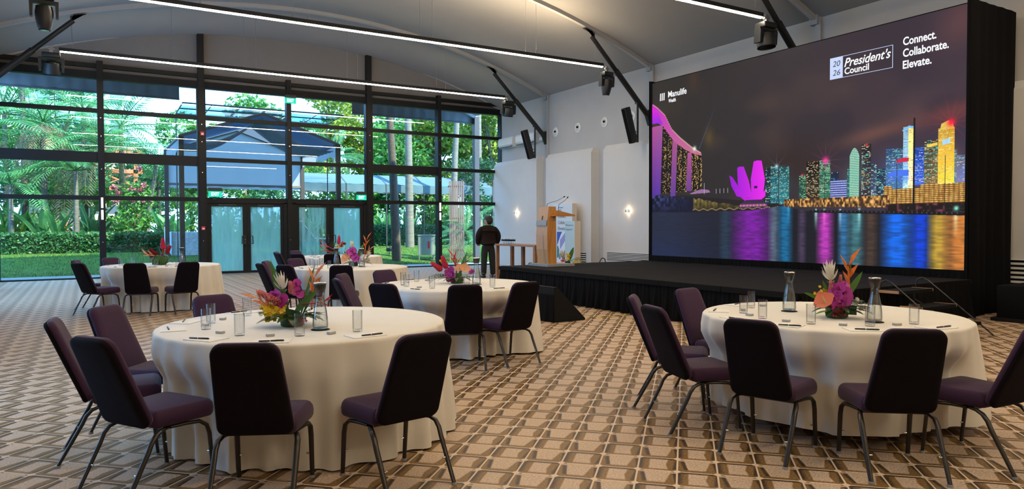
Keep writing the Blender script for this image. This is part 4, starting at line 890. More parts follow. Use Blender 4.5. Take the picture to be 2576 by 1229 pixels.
# ------------------------------------------------------------------ LED video wall
VX, VY0, VY1, VZ0, VZ1 = 11.50, 5.63, 12.59, 0.70, 4.75
def paint():
    """night skyline picture shown by the video wall, drawn pixel by pixel"""
    Wp, Hp = 1392, 810; rng = np.random.default_rng(5)
    U, V = np.meshgrid((np.arange(Wp)+.5)/Wp, (np.arange(Hp)+.5)/Hp)
    def c(*h): return np.array(h, float)/255
    def smooth(n0, n1):
        g = rng.random((n0, n1)); yi = np.linspace(0, n0-1.001, Hp); xi = np.linspace(0, n1-1.001, Wp)
        y0 = yi.astype(int); x0 = xi.astype(int); fy = (yi-y0)[:, None]; fx = (xi-x0)[None, :]; fy = fy*fy*(3-2*fy); fx = fx*fx*(3-2*fx)
        return (g[y0][:, x0]*(1-fy)*(1-fx)+g[y0+1][:, x0]*fy*(1-fx)+g[y0][:, x0+1]*(1-fy)*fx+g[y0+1][:, x0+1]*fy*fx)
    img = np.zeros((Hp, Wp, 3)); 
    sky = c(40, 37, 36)+(c(58, 47, 60)-c(40, 37, 36))*np.clip(U*1.1-.1, 0, 1)[..., None]
    cl = smooth(6, 9)*.6+smooth(14, 18)*.4
    sky = sky+(c(30, 18, 10))*np.clip((cl-.45)*2, 0, 1)[..., None]*np.clip(1.3-abs(V-.42)*3.2, 0, 1)[..., None]
    for (u, v, su, sv, col, a) in ((.255, .36, .02, .05, (90, 72, 40), .8), (.80, .44, .09, .03, (120, 78, 66), .7), (.97, .40, .08, .04, (120, 62, 60), .7), (.99, .06, .06, .10, (110, 70, 70), .6), (.86, .62, .2, .12, (70, 62, 95), .6), (.55, .55, .1, .12, (52, 34, 30), .6), (.19, .03, .02, .06, (80, 52, 36), .5)):
        g = a*np.exp(-((U-u)/su)**2-(((V-v)+.35*(U-u)*(.8 if su > .05 else 0))/sv)**2)[..., None]; sky = sky*(1-g)+c(*col)*g
    img[:] = sky
    def poly(pts, col, alpha=1.0):
        P = np.array(pts); x0, x1 = int(max(P[:, 0].min()*Wp-2, 0)), int(min(P[:, 0].max()*Wp+2, Wp)); y0, y1 = int(max(P[:, 1].min()*Hp-2, 0)), int(min(P[:, 1].max()*Hp+2, Hp))
        u, v = U[y0:y1, x0:x1], V[y0:y1, x0:x1]; ins = np.zeros(u.shape, bool)
        for i in range(len(P)):
            (ax, ay), (bx, by) = P[i-1], P[i]
            if ay == by: continue
            ins ^= ((ay > v) != (by > v)) & (u < (bx-ax)*(v-ay)/(by-ay)+ax)
        sub = img[y0:y1, x0:x1]; cc = col(u, v) if callable(col) else c(*col)
        m = ins[..., None]*alpha; sub[:] = sub*(1-m)+cc*m
    def glow(u, v, r, col, a=1.0, spikes=0, ln=0):
        R_ = max(3*r, 5*ln); x0, x1 = int(max((u-R_/1.72)*Wp, 0)), int(min((u+R_/1.72)*Wp+2, Wp)); y0, y1 = int(max((v-R_)*Hp, 0)), int(min((v+R_)*Hp+2, Hp))
        uu, vv = U[y0:y1, x0:x1]-u, V[y0:y1, x0:x1]-v; d = np.hypot(uu*1.72, vv); g = a*np.exp(-(d/r)**2)
        if spikes: g = np.maximum(g, a*.75*np.clip(np.cos(np.arctan2(vv, uu*1.72)*spikes/2)**2, 0, 1)**14*np.exp(-d/ln))
        img[y0:y1, x0:x1] = img[y0:y1, x0:x1]*(1-g[..., None])+c(*col)*g[..., None]
    def windows(u0, v0, u1, v1, base, cols, dens, cw=4, ch=4, fu=.55, fv=.45, topfade=None):
        x0, x1, y0, y1 = int(u0*Wp), int(u1*Wp), int(v0*Hp), int(v1*Hp)
        if x1-x0 < 2: return
        img[y0:y1, x0:x1] = c(*base)*(1.2+.7*np.linspace(0, 1, y1-y0))[:, None, None]
        for yy in range(y0+1, y1-1, ch):
            rowd = dens*rng.uniform(.55, 1.35); xx = x0+1; k = cols[rng.integers(len(cols))]
            while xx < x1-2:
                run = int(rng.integers(2, 9)); lit = rng.random() < rowd
                if rng.random() < .3: k = cols[rng.integers(len(cols))]
                if lit: img[yy:yy+2, xx:min(xx+run, x1-1)] = c(*k)*rng.uniform(.7, 1.1)
                xx += run+int(rng.integers(1, 3))
    # bay towers with the long curved deck
    def tgrad(a, b, v0, v1): return lambda u, v: c(*a)+(c(*b)-c(*a))*np.clip((v-v0)/(v1-v0), 0, 1)[..., None]
    def dark_tower(pts):
        poly(pts, (20, 16, 16)); P = np.array(pts)
        for _ in range(int(2600*(P[:, 0].max()-P[:, 0].min())/.05*.35)):
            u = rng.uniform(P[:, 0].min(), P[:, 0].max()); 
            if abs((u*420) % 10-5) > 3.4 and rng.random() < .8: continue
            v = rng.uniform(P[:, 1].min(), P[:, 1].max()); top = P[0, 1]+(P[1, 1]-P[0, 1])*(u-P[0, 0])/(P[1, 0]-P[0, 0]+1e-6)
            if v < top+.006: continue
            if rng.random() < .45: x, y = int(u*Wp), int(v*Hp); img[y:y+3, x:x+3] = c(255, 205, 120)*rng.uniform(.6, 1)
    dark_tower([(.051, .255), (.097, .297), (.091, .641), (.042, .638)]); dark_tower([(.12, .353), (.161, .408), (.159, .634), (.114, .639)]); dark_tower([(.183, .427), (.226, .456), (.217, .631), (.184, .636)])
    poly([(.0, .254), (.022, .252), (.018, .66), (0, .66)], tgrad((178, 78, 150), (84, 50, 150), .25, .64)); poly([(.022, .252), (.051, .251), (.041, .65), (.018, .65)], tgrad((170, 84, 150), (90, 50, 160), .25, .64))
    poly([(.097, .353), (.12, .353), (.111, .663), (.088, .661)], tgrad((170, 84, 138), (100, 60, 150), .35, .66)); poly([(.165, .428), (.183, .427), (.181, .64), (.159, .634)], tgrad((180, 84, 140), (110, 60, 150), .42, .64))
    poly([(0, .12), (.026, .148), (.061, .197), (.094, .285), (.133, .34), (.183, .40), (.223, .437), (.226, .452), (.195, .44), (.152, .406), (.101, .35), (.054, .26), (.027, .234), (0, .235)], tgrad((200, 40, 200), (190, 110, 140), .13, .42))
    poly([(0, .14), (.03, .18), (.052, .25), (.027, .236), (0, .235)], tgrad((226, 30, 214), (150, 40, 220), .15, .235))
    for i in range(46):
        q = i/45; u = .005+.215*q; v = np.interp(u, [0, .026, .061, .094, .133, .183, .223], [.12, .148, .197, .285, .34, .40, .437]); glow(u, v, .0035, (255, 225, 170), .9)
    glow(.195, .409, .012, (235, 255, 240), 1, 10, .012)
    d = np.abs((U-.214)-(.289-.214)*(.416-V)/(.416-.176)); g = np.clip(1-d/.0022, 0, 1)*((V < .416) & (V > .15))*np.clip((V-.15)/.26, 0, 1)*.6; img[:] = img*(1-g[..., None])+c(90, 130, 210)*g[..., None]
    # land on the far shore, low roofs, trees
    n2 = smooth(60, 120); n3 = smooth(40, 90)
    poly([(0, .66), (.153, .66), (.378, .70), (.489, .705), (.522, .735), (.419, .753), (.196, .757), (0, .747)], (34, 28, 32))
    top = .662+.018*np.abs(np.sin((U-.11)*9.5))-.0+.012*n3; m = (U > .10) & (U < .375) & (V > top+.045*np.clip(U-.22, 0, 1)/.15) & (V < .738)
    olive = c(58, 50, 26)+(c(150, 134, 72)-c(58, 50, 26))*np.clip(1.5-(V-.65)*16, 0, 1)[..., None]*(.55+.45*(np.sin(U*420) > .1))[..., None]; img[m] = (olive*(.6+.6*n2)[..., None])[m]
    poly([(.175, .652), (.20, .640), (.225, .632), (.255, .638), (.262, .652), (.18, .656)], (150, 110, 156))
    top = .625+.05*smooth(3, 40)+.10*U; m = (U < .19) & (V > top) & (V < .752); leaf = c(16, 18, 40)+(c(78, 92, 170)-c(16, 18, 40))*(np.clip(n2*1.5-.35, 0, 1)*np.clip(1.25-(V-.62)*8, 0, 1)*np.clip(1.2-U*6, .12, 1))[..., None]; img[m] = leaf[m]
    for u in (.236, .285, .30, .315, .33): img[int(.60*Hp) if u == .236 else int(.635*Hp):int(.66*Hp), int(u*Wp):int(u*Wp)+2] = c(190, 190, 200)
    for i in range(60):
        u = .19+.33*i/60; glow(u, .742-.004*np.sin(i), .003, (255, 220, 150), .9)
    # lotus-shaped hall
    for pts in ([(.336, .571), (.348, .58), (.367, .621), (.395, .69), (.365, .679), (.345, .627)], [(.366, .535), (.375, .53), (.39, .531), (.409, .604), (.422, .69), (.391, .688), (.369, .622)], [(.426, .511), (.44, .507), (.454, .511), (.466, .603), (.459, .692), (.419, .69), (.416, .598)], [(.469, .65), (.488, .643), (.484, .666), (.459, .695), (.445, .695)], [(.36, .66), (.40, .69), (.46, .69), (.45, .71), (.40, .71)]):
        poly(pts, lambda u, v: c(150, 20, 210)+(c(235, 40, 235)-c(150, 20, 210))*np.clip((u-.34)/.12, 0, 1)[..., None])
    poly([(.428, .632), (.44, .632), (.44, .645), (.428, .645)], (60, 10, 80)); poly([(.38, .715), (.40, .70), (.46, .70), (.475, .735), (.37, .74)], (60, 40, 70))
    for i in range(16): glow(.38+.006*i, .728, .006, (230, 80, 230) if i % 2 else (255, 200, 140), .8)
    # towers of the business district
    teal = [(110, 230, 220), (180, 255, 240), (70, 170, 190), (240, 250, 210)]; warm = [(255, 214, 140), (255, 240, 200), (240, 170, 90)]; mixd = teal+warm; grn = [(150, 255, 190), (220, 255, 210), (90, 200, 150)]; blu = [(90, 140, 255), (160, 190, 255), (220, 230, 255)]
    for a in ((.468, .547, .486, .721, (16, 28, 34), teal, .35), (.485, .543, .512, .723, (18, 50, 58), teal, .6), (.514, .55, .547, .728, (22, 60, 64), teal, .65), (.578, .594, .601, .717, (24, 40, 36), grn, .5), (.60, .538, .641, .729, (20, 14, 12), warm, .4), (.64, .537, .672, .721, (30, 60, 50), grn, .65), (.674, .595, .696, .713, (20, 30, 50), mixd, .5), (.719, .585, .728, .709, (20, 60, 60), teal, .5),
              (.757, .486, .782, .712, (30, 24, 30), warm+teal, .5), (.782, .571, .797, .713, (40, 40, 60), teal, .55), (.796, .594, .82, .715, (20, 30, 40), teal, .5), (.819, .515, .874, .718, (38, 60, 80), teal+blu, .65), (.887, .52, .911, .67, (20, 50, 130), blu, .6), (.91, .496, .944, .667, (50, 44, 34), mixd, .6), (.975, .54, .982, .671, (60, 70, 90), teal, .6), (.981, .563, .998, .667, (70, 70, 100), teal+blu, .6)):
        windows(*a)
    x0, x1, y0, y1 = int(.725*Wp), int(.751*Wp), int(.496*Hp), int(.716*Hp)
    for yy in range(y0, y1):
        k = min((yy-y0)/26, 1)**.5; h = int((x1-x0)/2*k); m_ = (x0+x1)//2; img[yy, m_-h:m_+h] = c(60, 150, 130) if (yy//3) % 2 else c(215, 255, 225)*(0.75+.3*rng.random((2*h, 1)))
    for yy in range(int(.63*Hp), int(.721*Hp)): img[yy, int(.672*Wp):int(.718*Wp)] = c(58, 60, 150) if (yy//4) % 2 else c(190, 205, 255)*(.6+.5*rng.random((int(.718*Wp)-int(.672*Wp), 1)))
    windows(.861, .433, .874, .69, (120, 150, 170), blu+teal, .7, 4, 4); windows(.873, .433, .887, .69, (220, 190, 110), [(255, 235, 170), (250, 140, 120)], .5, 6, 6)
    poly([(.858, .445), (.874, .428), (.889, .436), (.889, .444), (.874, .437), (.862, .452)], (120, 200, 255))
    windows(.941, .455, .976, .67, (170, 130, 30), [(255, 235, 130), (255, 250, 190), (230, 240, 140)], .8, 5, 5, .7, .5); poly([(.944, .46), (.947, .437), (.962, .427), (.972, .437), (.974, .46)], (230, 205, 90)); poly([(.95, .50), (.966, .495), (.966, .515), (.95, .52)], (170, 225, 255))
    poly([(.845, .562), (.862, .555), (.874, .557), (.874, .572), (.845, .575)], (240, 20, 40)); poly([(.825, .615), (.845, .605), (.874, .605), (.874, .63), (.825, .63)], (70, 110, 255)); poly([(.916, .512), (.939, .507), (.939, .518), (.916, .523)], (255, 215, 80))
    for i in range(5): glow(.828+.011*i, .64, .012, (60, 110, 250), .5)
    for u, v, r, col, a in ((.52, .64, .06, (60, 150, 170), .25), (.62, .66, .06, (90, 110, 90), .25), (.745, .62, .05, (120, 190, 170), .3), (.85, .62, .07, (90, 140, 220), .4), (.955, .58, .05, (220, 190, 90), .35), (.93, .70, .06, (255, 170, 60), .35)): glow(u, v, r, col, a)
    glow(.657, .539, .016, (255, 60, 160), 1, 12, .03); glow(.505, .545, .01, (190, 240, 255), .9, 8, .02); glow(.968, .436, .016, (255, 30, 60), 1, 14, .035); glow(.77, .488, .006, (255, 60, 60), .9); glow(.588, .597, .006, (255, 70, 90), .9)
    # lit waterfront and jetty
    top = .668+.012*(np.sin(U*38) > .3); m = (V > top) & (V < .755) & (U > .815); row = (V-.668)*Hp; tex = .25+.75*((np.sin(row*1.05) > .35)*np.clip(.35+smooth(70, 300)*.9, 0, 1)); arch = (np.sin(U*Wp*.42) > -.2)*.35+.65
    img[m] = (c(92, 44, 10)+(c(255, 214, 120)-c(92, 44, 10))*np.clip(tex*arch, 0, 1)[..., None])[m]
    m = (V > .705) & (V < .738+.05*(U-.5)) & (U > .53) & (U < .83); img[m] = (c(70, 46, 30)+(c(255, 190, 100)-c(70, 46, 30))*np.clip(smooth(90, 260)*1.6-.5, 0, 1)[..., None])[m]
    m = (V > .742) & (V < .778) & (U > .82); img[m] = (c(30, 24, 24)+(c(150, 70, 90)-c(30, 24, 24))*np.clip(smooth(80, 200)*2-1.1, 0, 1)[..., None])[m]
    for u, v, r, cc in ((.784, .727, .012, (255, 200, 120)), (.981, .765, .012, (120, 255, 220)), (.63, .757, .006, (200, 255, 250)), (.655, .757, .006, (200, 255, 250)), (.70, .76, .006, (200, 240, 255)), (.752, .758, .007, (200, 255, 250)), (.747, .722, .006, (255, 210, 130))): glow(u, v, r*.7, cc, 1, 10, r)
    # water with colour columns below the lights
    wl = np.interp(U, [0, .196, .419, .522, .616, 1.0], [.747, .757, .753, .735, .766, .792])
    water = c(36, 40, 62)+(c(26, 26, 34)-c(36, 40, 62))*np.clip((U-.1)*3, 0, 1)[..., None]
    water = water+(c(30, 45, 85)-c(36, 40, 62))*np.clip((V-.85)*4, 0, 1)[..., None]*np.clip(1-U*2, 0, 1)[..., None]
    for a, b, col, s in ((.30, .345, (50, 84, 110), .5), (.352, .49, (128, 30, 168), .95), (.48, .516, (98, 120, 138), .8), (.512, .556, (24, 110, 160), .95), (.575, .60, (96, 76, 110), .6), (.634, .68, (196, 60, 190), .95), (.695, .725, (56, 132, 190), .8), (.722, .764, (80, 150, 160), .75), (.765, .80, (92, 70, 56), .7), (.812, .885, (24, 110, 240), 1), (.882, .925, (18, 70, 220), 1), (.922, .965, (196, 160, 60), 1), (.955, 1.03, (210, 130, 60), 1), (.972, .984, (240, 240, 200), .0)):
        mid, h = (a+b)/2, (b-a)/2; g = s*np.clip(1.25-np.abs((U-mid)/h), 0, 1)**.8*np.clip(1.15-np.clip((V-.86)/.2, 0, 1)*.35, 0, 1); g = np.clip(g*(.72+.45*smooth(150, 60)), 0, 1)[..., None]; water = water*(1-g)+c(*col)*g
    for u, col in ((.63, (190, 255, 250)), (.655, (255, 120, 210)), (.70, (170, 220, 255)), (.752, (170, 240, 240)), (.98, (255, 240, 180)), (.545, (60, 170, 220))):
        g = (np.exp(-((U-u)/.0045)**2)*np.clip(1-(V-wl)/.09, 0, 1)*.8)[..., None]; water = water*(1-g)+c(*col)*g
    water = water*(.93+.14*smooth(260, 40))[..., None]; m = V > wl; img[m] = water[m]
    j = (U > .61)*(np.abs(V-(.764+(U-.618)*.0605)) < .006); img[j > 0] = c(24, 22, 26)
    for i in range(34): glow(.62+.011*i, .762+.0006*i*1.1, .0022, (170, 170, 190), .6)
    img[int(.401*Hp):int(.782*Hp), int(.885*Wp):int(.889*Wp)] = c(20, 20, 26)
    for u in (.655, .752, .846, .956): img[int(.56*Hp):int(.76*Hp), int(u*Wp):int(u*Wp)+2] = c(40, 36, 40)
    return np.clip(img, 0, 1)
def led_material():
    px = paint(); lin = np.where(px <= .04045, px/12.92, ((px+.055)/1.055)**2.4)
    im = bpy.data.images.new('skyline_picture', px.shape[1], px.shape[0], float_buffer=True); im.colorspace_settings.name = 'Linear Rec.709'
    buf = np.ones((px.shape[0], px.shape[1], 4), np.float32); buf[..., :3] = lin[::-1]; im.pixels.foreach_set(buf.ravel()); im.update(); im.pack()
    m = bpy.data.materials.new('led_picture'); m.use_nodes = True; nt = m.node_tree; pb = nt.nodes['Principled BSDF']; pb.inputs['Base Color'].default_value = (.01, .01, .01, 1); pb.inputs['Roughness'].default_value = .7; pb.inputs['Specular IOR Level'].default_value = .1
    tx = nt.nodes.new('ShaderNodeTexImage'); tx.image = im; tx.extension = 'EXTEND'; nt.links.new(tx.outputs[0], pb.inputs['Emission Color']); pb.inputs['Emission Strength'].default_value = 1.0
    return m
MT['led'] = led_material()
MT['led_white'] = mat('led_white_print', (0, 0, 0), .6, emit=(.95, .97, 1.0), es=1.0); MT['led_pale'] = mat('led_pale_blue_print', (0, 0, 0), .6, emit=(.55, .66, .95), es=1.0); MT['led_dark'] = mat('led_dark_print', (0, 0, 0), .6, emit=(.03, .035, .06), es=1.0)
for q in ('led_white', 'led_pale', 'led_dark'): MT[q].cycles.emission_sampling = 'NONE'
t = thing('video_wall', 'huge LED video wall showing a purple and blue night skyline, draped in black', 'screen', (VX, (VY0+VY1)/2, 0)); vy = (VY0+VY1)/2
me = bpy.data.meshes.new('screen_face'); me.from_pydata([(0, VY1-vy, VZ0), (0, VY0-vy, VZ0), (0, VY0-vy, VZ1), (0, VY1-vy, VZ1)], [], [(0, 1, 2, 3)])
uvl = me.uv_layers.new(); 
for l, q in zip(uvl.data, ((0, 0), (1, 0), (1, 1), (0, 1))): l.uv = q
me.materials.append(MT['led']); face = place('screen_face', me, t)
k = MB(); k.bx(0.004, 0.12, VY0-vy, VY1-vy, VZ0, VZ1); k.build('panel_body', 'black_metal', t)
def suv(u, v, d=0.003): return (-d, VY1-vy-u*(VY1-VY0), VZ1-v*(VZ1-VZ0))
def stext(n, s, u0, u1, vb, cap, m='led_white', par=face, **kw): text(n, s, m, par, frame_M(suv(u0, vb, kw.pop('d', .003)), (0, -1, 0), (0, 0, 1)), cap*(VZ1-VZ0), (u1-u0)*(VY1-VY0), **kw)
stext('lettering', 'Connect.', .858, .934, .103, .031, bold=.004); stext('lettering', 'Collaborate.', .858, .961, .150, .031, bold=.004); stext('lettering', 'Elevate.', .858, .924, .197, .031, bold=.004)
stext('lettering', "President's", .708, .829, .140, .036, shear=.32, bold=.003); stext('lettering', 'Council', .709, .774, .172, .027, bold=.003)
def srect(u0, v0, u1, v1, m, n='printed_block', d=.002, par=face):
    k = MB(); a, b_ = suv(u0, v1, d), suv(u1, v0, d); k.bx(-d-.0008, -d, b_[1], a[1], a[2], b_[2]); return k.build(n, m, par)
srect(.668, .090, .704, .184, 'led_pale')
for q in ((.704, .0905, .834, .0925), (.704, .182, .834, .184), (.8325, .0905, .834, .184)): srect(*q, 'led_pale', 'border_line')
stext('lettering', '20', .676, .697, .130, .024, 'led_dark', shear=.2, d=.0045); stext('lettering', '26', .676, .697, .169, .024, 'led_dark', shear=.2, d=.0045)
stext('lettering', 'Manulife', .077, .160, .101, .033, bold=.003); stext('lettering', 'Wealth', .0785, .112, .131, .020, bold=.002)
for i in range(3):
    u = .038+.0085*i; k = MB(); k.prism([suv(u, .112), suv(u+.0045, .112), suv(u+.0055, .070), suv(u+.001, .070)], (-.0008, 0, 0)); k.build('emblem_stroke', 'led_white', face)
pleats('base_drape', (VX-0.02, VY1), (VX-0.02, VY0), VZ0, SZ+0.003, 'black_cloth', t, amp=.012, wl=.10, seed=5, flare=.0, org=(VX, vy, 0))
pleats('side_drape', (VX-0.03, VY0-0.05), (XR-0.22, VY0-0.05), VZ1+0.06, 0.006, 'black_cloth', t, amp=.035, wl=.30, seed=6, flare=.04, org=(VX, vy, 0))
pleats('side_drape', (XR-0.05, VY1+0.05), (VX-0.04, VY1+0.05), VZ1+0.06, 0.006, 'black_cloth', t, amp=.02, wl=.25, seed=7, flare=.0, org=(VX, vy, 0))
k = MB(); k.bx(0.12, 1.3, VY0-0.03-vy, VY1+0.03-vy, VZ1-0.02, VZ1+0.05); k.build('top_cover', 'black_cloth', t)
k = MB(); k.bx(-0.02, 0.004, VY1-vy, VY1+0.07-vy, SZ, VZ1+0.05); k.build('edge_drape', 'black_cloth', t)
k = MB(); k.bx(-0.02, 0.004, VY0-0.05-vy, VY0-vy, SZ, VZ1+0.06); k.build('edge_drape', 'black_cloth', t)

# ------------------------------------------------------------------ steps at the near end of the stage
t = thing('stage_steps', 'portable black steps with pale edge trim and bent side rails', 'steps', (9.24, 4.93, 0))
for i, (z, y0, y1) in enumerate(((0.55, 0.18, 0.46), (0.37, -0.12, 0.16), (0.18, -0.42, -0.14))):
    k = MB(); k.bx(-0.39, 0.39, y0, y1, z-0.04, z); tr = k.build('tread', 'stage_top', t)
    for s in (-1, 1): k = MB(); k.bx(s*0.39, s*0.405, y0, y1, z-0.03, z+0.004); k.build('edge_trim', 'wood_pale', tr)
for s in (-1, 1):
    k = MB(); x = s*0.42
    k.tube([(x, 0.42, 0.57), (x, 0.40, 0.66), (x, 0.33, 0.69), (x, 0.25, 0.65), (x, -0.55, 0.02)], 0.010, 8); k.build('side_rail', 'bronze', t, smooth=60)
    k = MB(); k.tube([(x, 0.45, 0.40), (x, -0.2, 0.02)], 0.011, 8); k.build('stringer', 'bronze', t, smooth=60)
    k = MB(); k.tube([(x, 0.45, 0.0), (x, 0.45, 0.54)], 0.013, 8); k.build('back_leg', 'bronze', t, smooth=60)
# subwoofer-sized black covered box
t = thing('covered_speaker_box', 'low black covered box on the carpet beside the draped video wall', 'box', (11.95, 4.72, 0))
shifted(rbox((1.2, 0.8, 0.50), 0.02, 2), (0, 0, 0.27)).build('cover', 'black_cloth', t, smooth=40); k = MB(); k.bx(-0.65, 0.65, -0.45, 0.45, 0, 0.05); k.build('base_board', 'black_wood', t)
# wedge with black cloth on the floor, and hazard tape
t = thing('floor_wedge', 'black cloth-covered wedge monitor standing on the carpet before the stage', 'monitor', (6.05, 8.75, 0))
k = MB(); k.prism([(-0.26, -0.35, 0.0), (0.30, -0.35, 0.0), (0.30, -0.35, 0.03), (-0.20, -0.35, 0.51), (-0.26, -0.35, 0.51)], (0, 0.9, 0)); k.build('screen_back', 'black_wood', t)
pleats('cloth', (-0.27, 0.58), (-0.27, -0.37), 0.40, 0.004, 'black_cloth', t, amp=.01, wl=.12, seed=8, flare=.02)
MT['hazard'] = mat('hazard_tape', (0.75, 0.56, 0.03), 0.5)
nt = MT['hazard'].node_tree; tc = nt.nodes.new('ShaderNodeTexCoord'); wv = nt.nodes.new('ShaderNodeTexWave'); wv.bands_direction = 'DIAGONAL'; wv.inputs['Scale'].default_value = 2.6; cr = nt.nodes.new('ShaderNodeValToRGB'); cr.color_ramp.interpolation = 'CONSTANT'; cr.color_ramp.elements[0].color = (.01, .01, .01, 1); cr.color_ramp.elements[1].position = .5; cr.color_ramp.elements[1].color = (.75, .56, .03, 1)
nt.links.new(tc.outputs['Object'], wv.inputs[0]); nt.links.new(wv.outputs[0], cr.inputs[0]); nt.links.new(cr.outputs[0], nt.nodes['Principled BSDF'].inputs['Base Color'])
t = thing('hazard_tape', 'yellow and black striped tape across the carpet to the stage skirt', 'tape', (6.80, 8.52, 0), -0.07)
k = MB(); k.grid([[(-0.60+1.16*i/12, s*0.028, 0.004+0.006*(1-abs(s))) for s in (-1, -.4, .4, 1)] for i in range(13)]); k.build('strip', 'hazard', t)

# ------------------------------------------------------------------ lectern
t = thing('lectern', 'honey-coloured wooden lectern with grey plaque and slanted reading shelf on the stage', 'lectern', (8.30, 12.25, SZ))
k = MB(); k.bx(-0.26, 0.42, -0.36, 0.36, 0.0, 0.045); k.build('base_plate', 'grey_laminate', t)
prof = [(-0.13, .045), (-0.165, .35), (-0.17, .65), (-0.155, .95), (-0.10, 1.235)]
k = MB(); n_ = len(prof); hw = [.19, .205, .205, .195, .165]
F = [(x, -hw[i], z) for i, (x, z) in enumerate(prof)]; B_ = [(x, hw[i], z) for i, (x, z) in enumerate(prof)]
Fb = [(x+.018, y, z) for x, y, z in F]; Bb = [(x+.018, y, z) for x, y, z in B_]
k.grid([F, B_]); k.grid([Fb, Bb]); k.grid([F, Fb]); k.grid([B_, Bb]); fp = k.build('front_panel', 'wood_pale', t)
for s in (-1, 1):
    k = MB(); P = [(x+.018, s*(hw[i]-.01), z) for i, (x, z) in enumerate(prof)]
    Q = [(.10, s*.18, .045), (.10, s*.18, 1.235)]
    k.prism([P[0], P[1], P[2], P[3], P[4], (.08, s*.165, 1.235), (.08, s*.19, .045)][::1], (0, -s*.02, 0)); k.build('side_panel', 'wood', t)
k = MB(); k.bx(.06, .08, -.16, .16, .045, .95); k.build('back_panel', 'wood', t)
k = MB(); k.prism([(-.06, -.24, 1.03), (.02, -.24, 1.07), (.08, -.24, 1.155), (.52, -.24, 1.065), (.52, -.24, 1.035)], (0, .48, 0)); k.build('reading_shelf', 'wood', t)
k = MB(); k.lathe([(.075, 0), (.07, .012), (.03, .028)], 18, (.22, -.05, 1.128)); k.build('microphone_base', 'black_metal', t, smooth=60)
for pts in ([(.22, -.05, 1.15), (.23, -.06, 1.28), (.30, -.08, 1.33), (.36, -.1, 1.37), (.40, -.12, 1.42)], [(-.02, .04, 1.22), (.0, .03, 1.29), (.06, .0, 1.325), (.20, -.04, 1.36), (.34, -.08, 1.44)]):
    k = MB(); k.tube(pts, [.006, .005, .004, .004, .004], 7); g = k.build('gooseneck', 'black_metal', t, smooth=60)
    e = Vector(pts[-1]); d = (e-Vector(pts[-2])).normalized(); k = MB(); k.tube([e-d*.005, e+d*.012, e+d*.03, e+d*.036], [.009, .013, .012, .006], 10); k.build('microphone_capsule', 'black_wood', g, smooth=60)
k = MB(); k.prism([(-.178, -.196, .84), (-.178, .196, .84), (-.165, .192, .95), (-.165, -.192, .95)], (-.006, 0, 0)); pl = k.build('plaque', 'grey_laminate', fp)
k = MB(); k.box((-.150, 0, 1.0), (.006, .035, .085), Matrix.Rotation(.18, 3, 'Y')); k.build('crest', 'black_metal', fp)
k = MB(); k.tube([(-.168, -.05, .72), (-.175, -.06, .5), (-.168, -.09, .2), (-.14, -.10, .05)], .004, 6); k.build('cable', 'grey_laminate', t, smooth=60)
k = MB(); k.tube([(-.24, .28, .06), (-.32, .26, .05), (-.38, .2, .012), (-.42, .1, .008)], .006, 6); k.build('floor_cable', 'black_metal', t, smooth=60)
# bent cable loop on the stage
t = thing('cable_loop', 'short black cable loop standing up at the far edge of the stage', 'cable', (10.1, 12.66, SZ)); k = MB(); k.tube([(-.12, 0, .004), (-.07, 0, .08), (-.03, 0, .10), (.03, 0, .08), (.05, 0, .004)], .012, 7); k.build('jacket', 'black_metal', t, smooth=60)

# ------------------------------------------------------------------ printed display stands against the wall
MT['display_white'] = mat('display_board', (.60, .66, .70), .6); MT['display_side'] = mat('display_edge', (.66, .58, .48), .6); MT['print_dark'] = mat('dark_print', (.05, .06, .08), .6); MT['print_blue'] = mat('blue_print', (.03, .10, .42), .6); MT['print_violet'] = mat('violet_print', (.14, .16, .50), .6); MT['print_white'] = mat('white_print', (.72, .74, .80), .6); MT['print_grey'] = mat('grey_print', (.16, .20, .25), .6); MT['print_teal'] = mat('teal_print', (.03, .22, .22), .6)
t = thing('display_stand', 'tall white display stand with a building picture behind the lectern', 'display stand', (12.50, 17.66, 0)); 
k = MB(); k.bx(0, .16, -.5, .5, 0, 2.08); k.build('body', 'display_side', t); k = MB(); k.bx(-.006, 0, -.5, .5, 0, 2.08); fr_ = k.build('front_board', 'display_white', t)
def onb(n, poly, m, par, d=-.008): k = MB(); k.prism([(d, -y, .25+(z-.25)*1.2) for y, z in poly], (.0015, 0, 0)); k.build(n, m, par)
TM = lambda y, z: frame_M((-.008, -y, z), (0, -1, 0), (0, 0, 1))
text('lettering', 'Connect.', 'print_dark', fr_, TM(-.24, 1.65), .10, .42); text('lettering', 'Collaborate.', 'print_dark', fr_, TM(-.24, 1.46), .10, .62); text('lettering', 'Elevate.', 'print_dark', fr_, TM(-.24, 1.28), .10, .40)
text('lettering', "President's", 'print_dark', fr_, TM(-.20, 1.95), .036, .24, shear=.3); text('lettering', 'Council', 'print_dark', fr_, TM(-.20, 1.88), .03, .14)
onb('picture_ground', [(-.48, .25), (.48, .25), (.48, 1.06), (-.48, 1.06)], 'print_white', fr_, -.0075)
onb('picture_sky', [(-.30, .70), (-.1, .98), (-.02, 1.06), (-.30, 1.06)], 'print_blue', fr_)
for i in range(4): y = -.12+.07*i; onb('picture_shutter', [(y, .62+.06*i), (y+.05, .66+.06*i), (y+.05, .90+.05*i), (y, .86+.05*i)], 'print_violet', fr_)
for i in range(3): y = -.2+.13*i; onb('picture_arch', [(y, .36+.04*i), (y+.09, .36+.04*i), (y+.1, .44+.04*i), (y+.06, .52+.04*i), (y+.01, .48+.04*i)], 'print_grey', fr_)
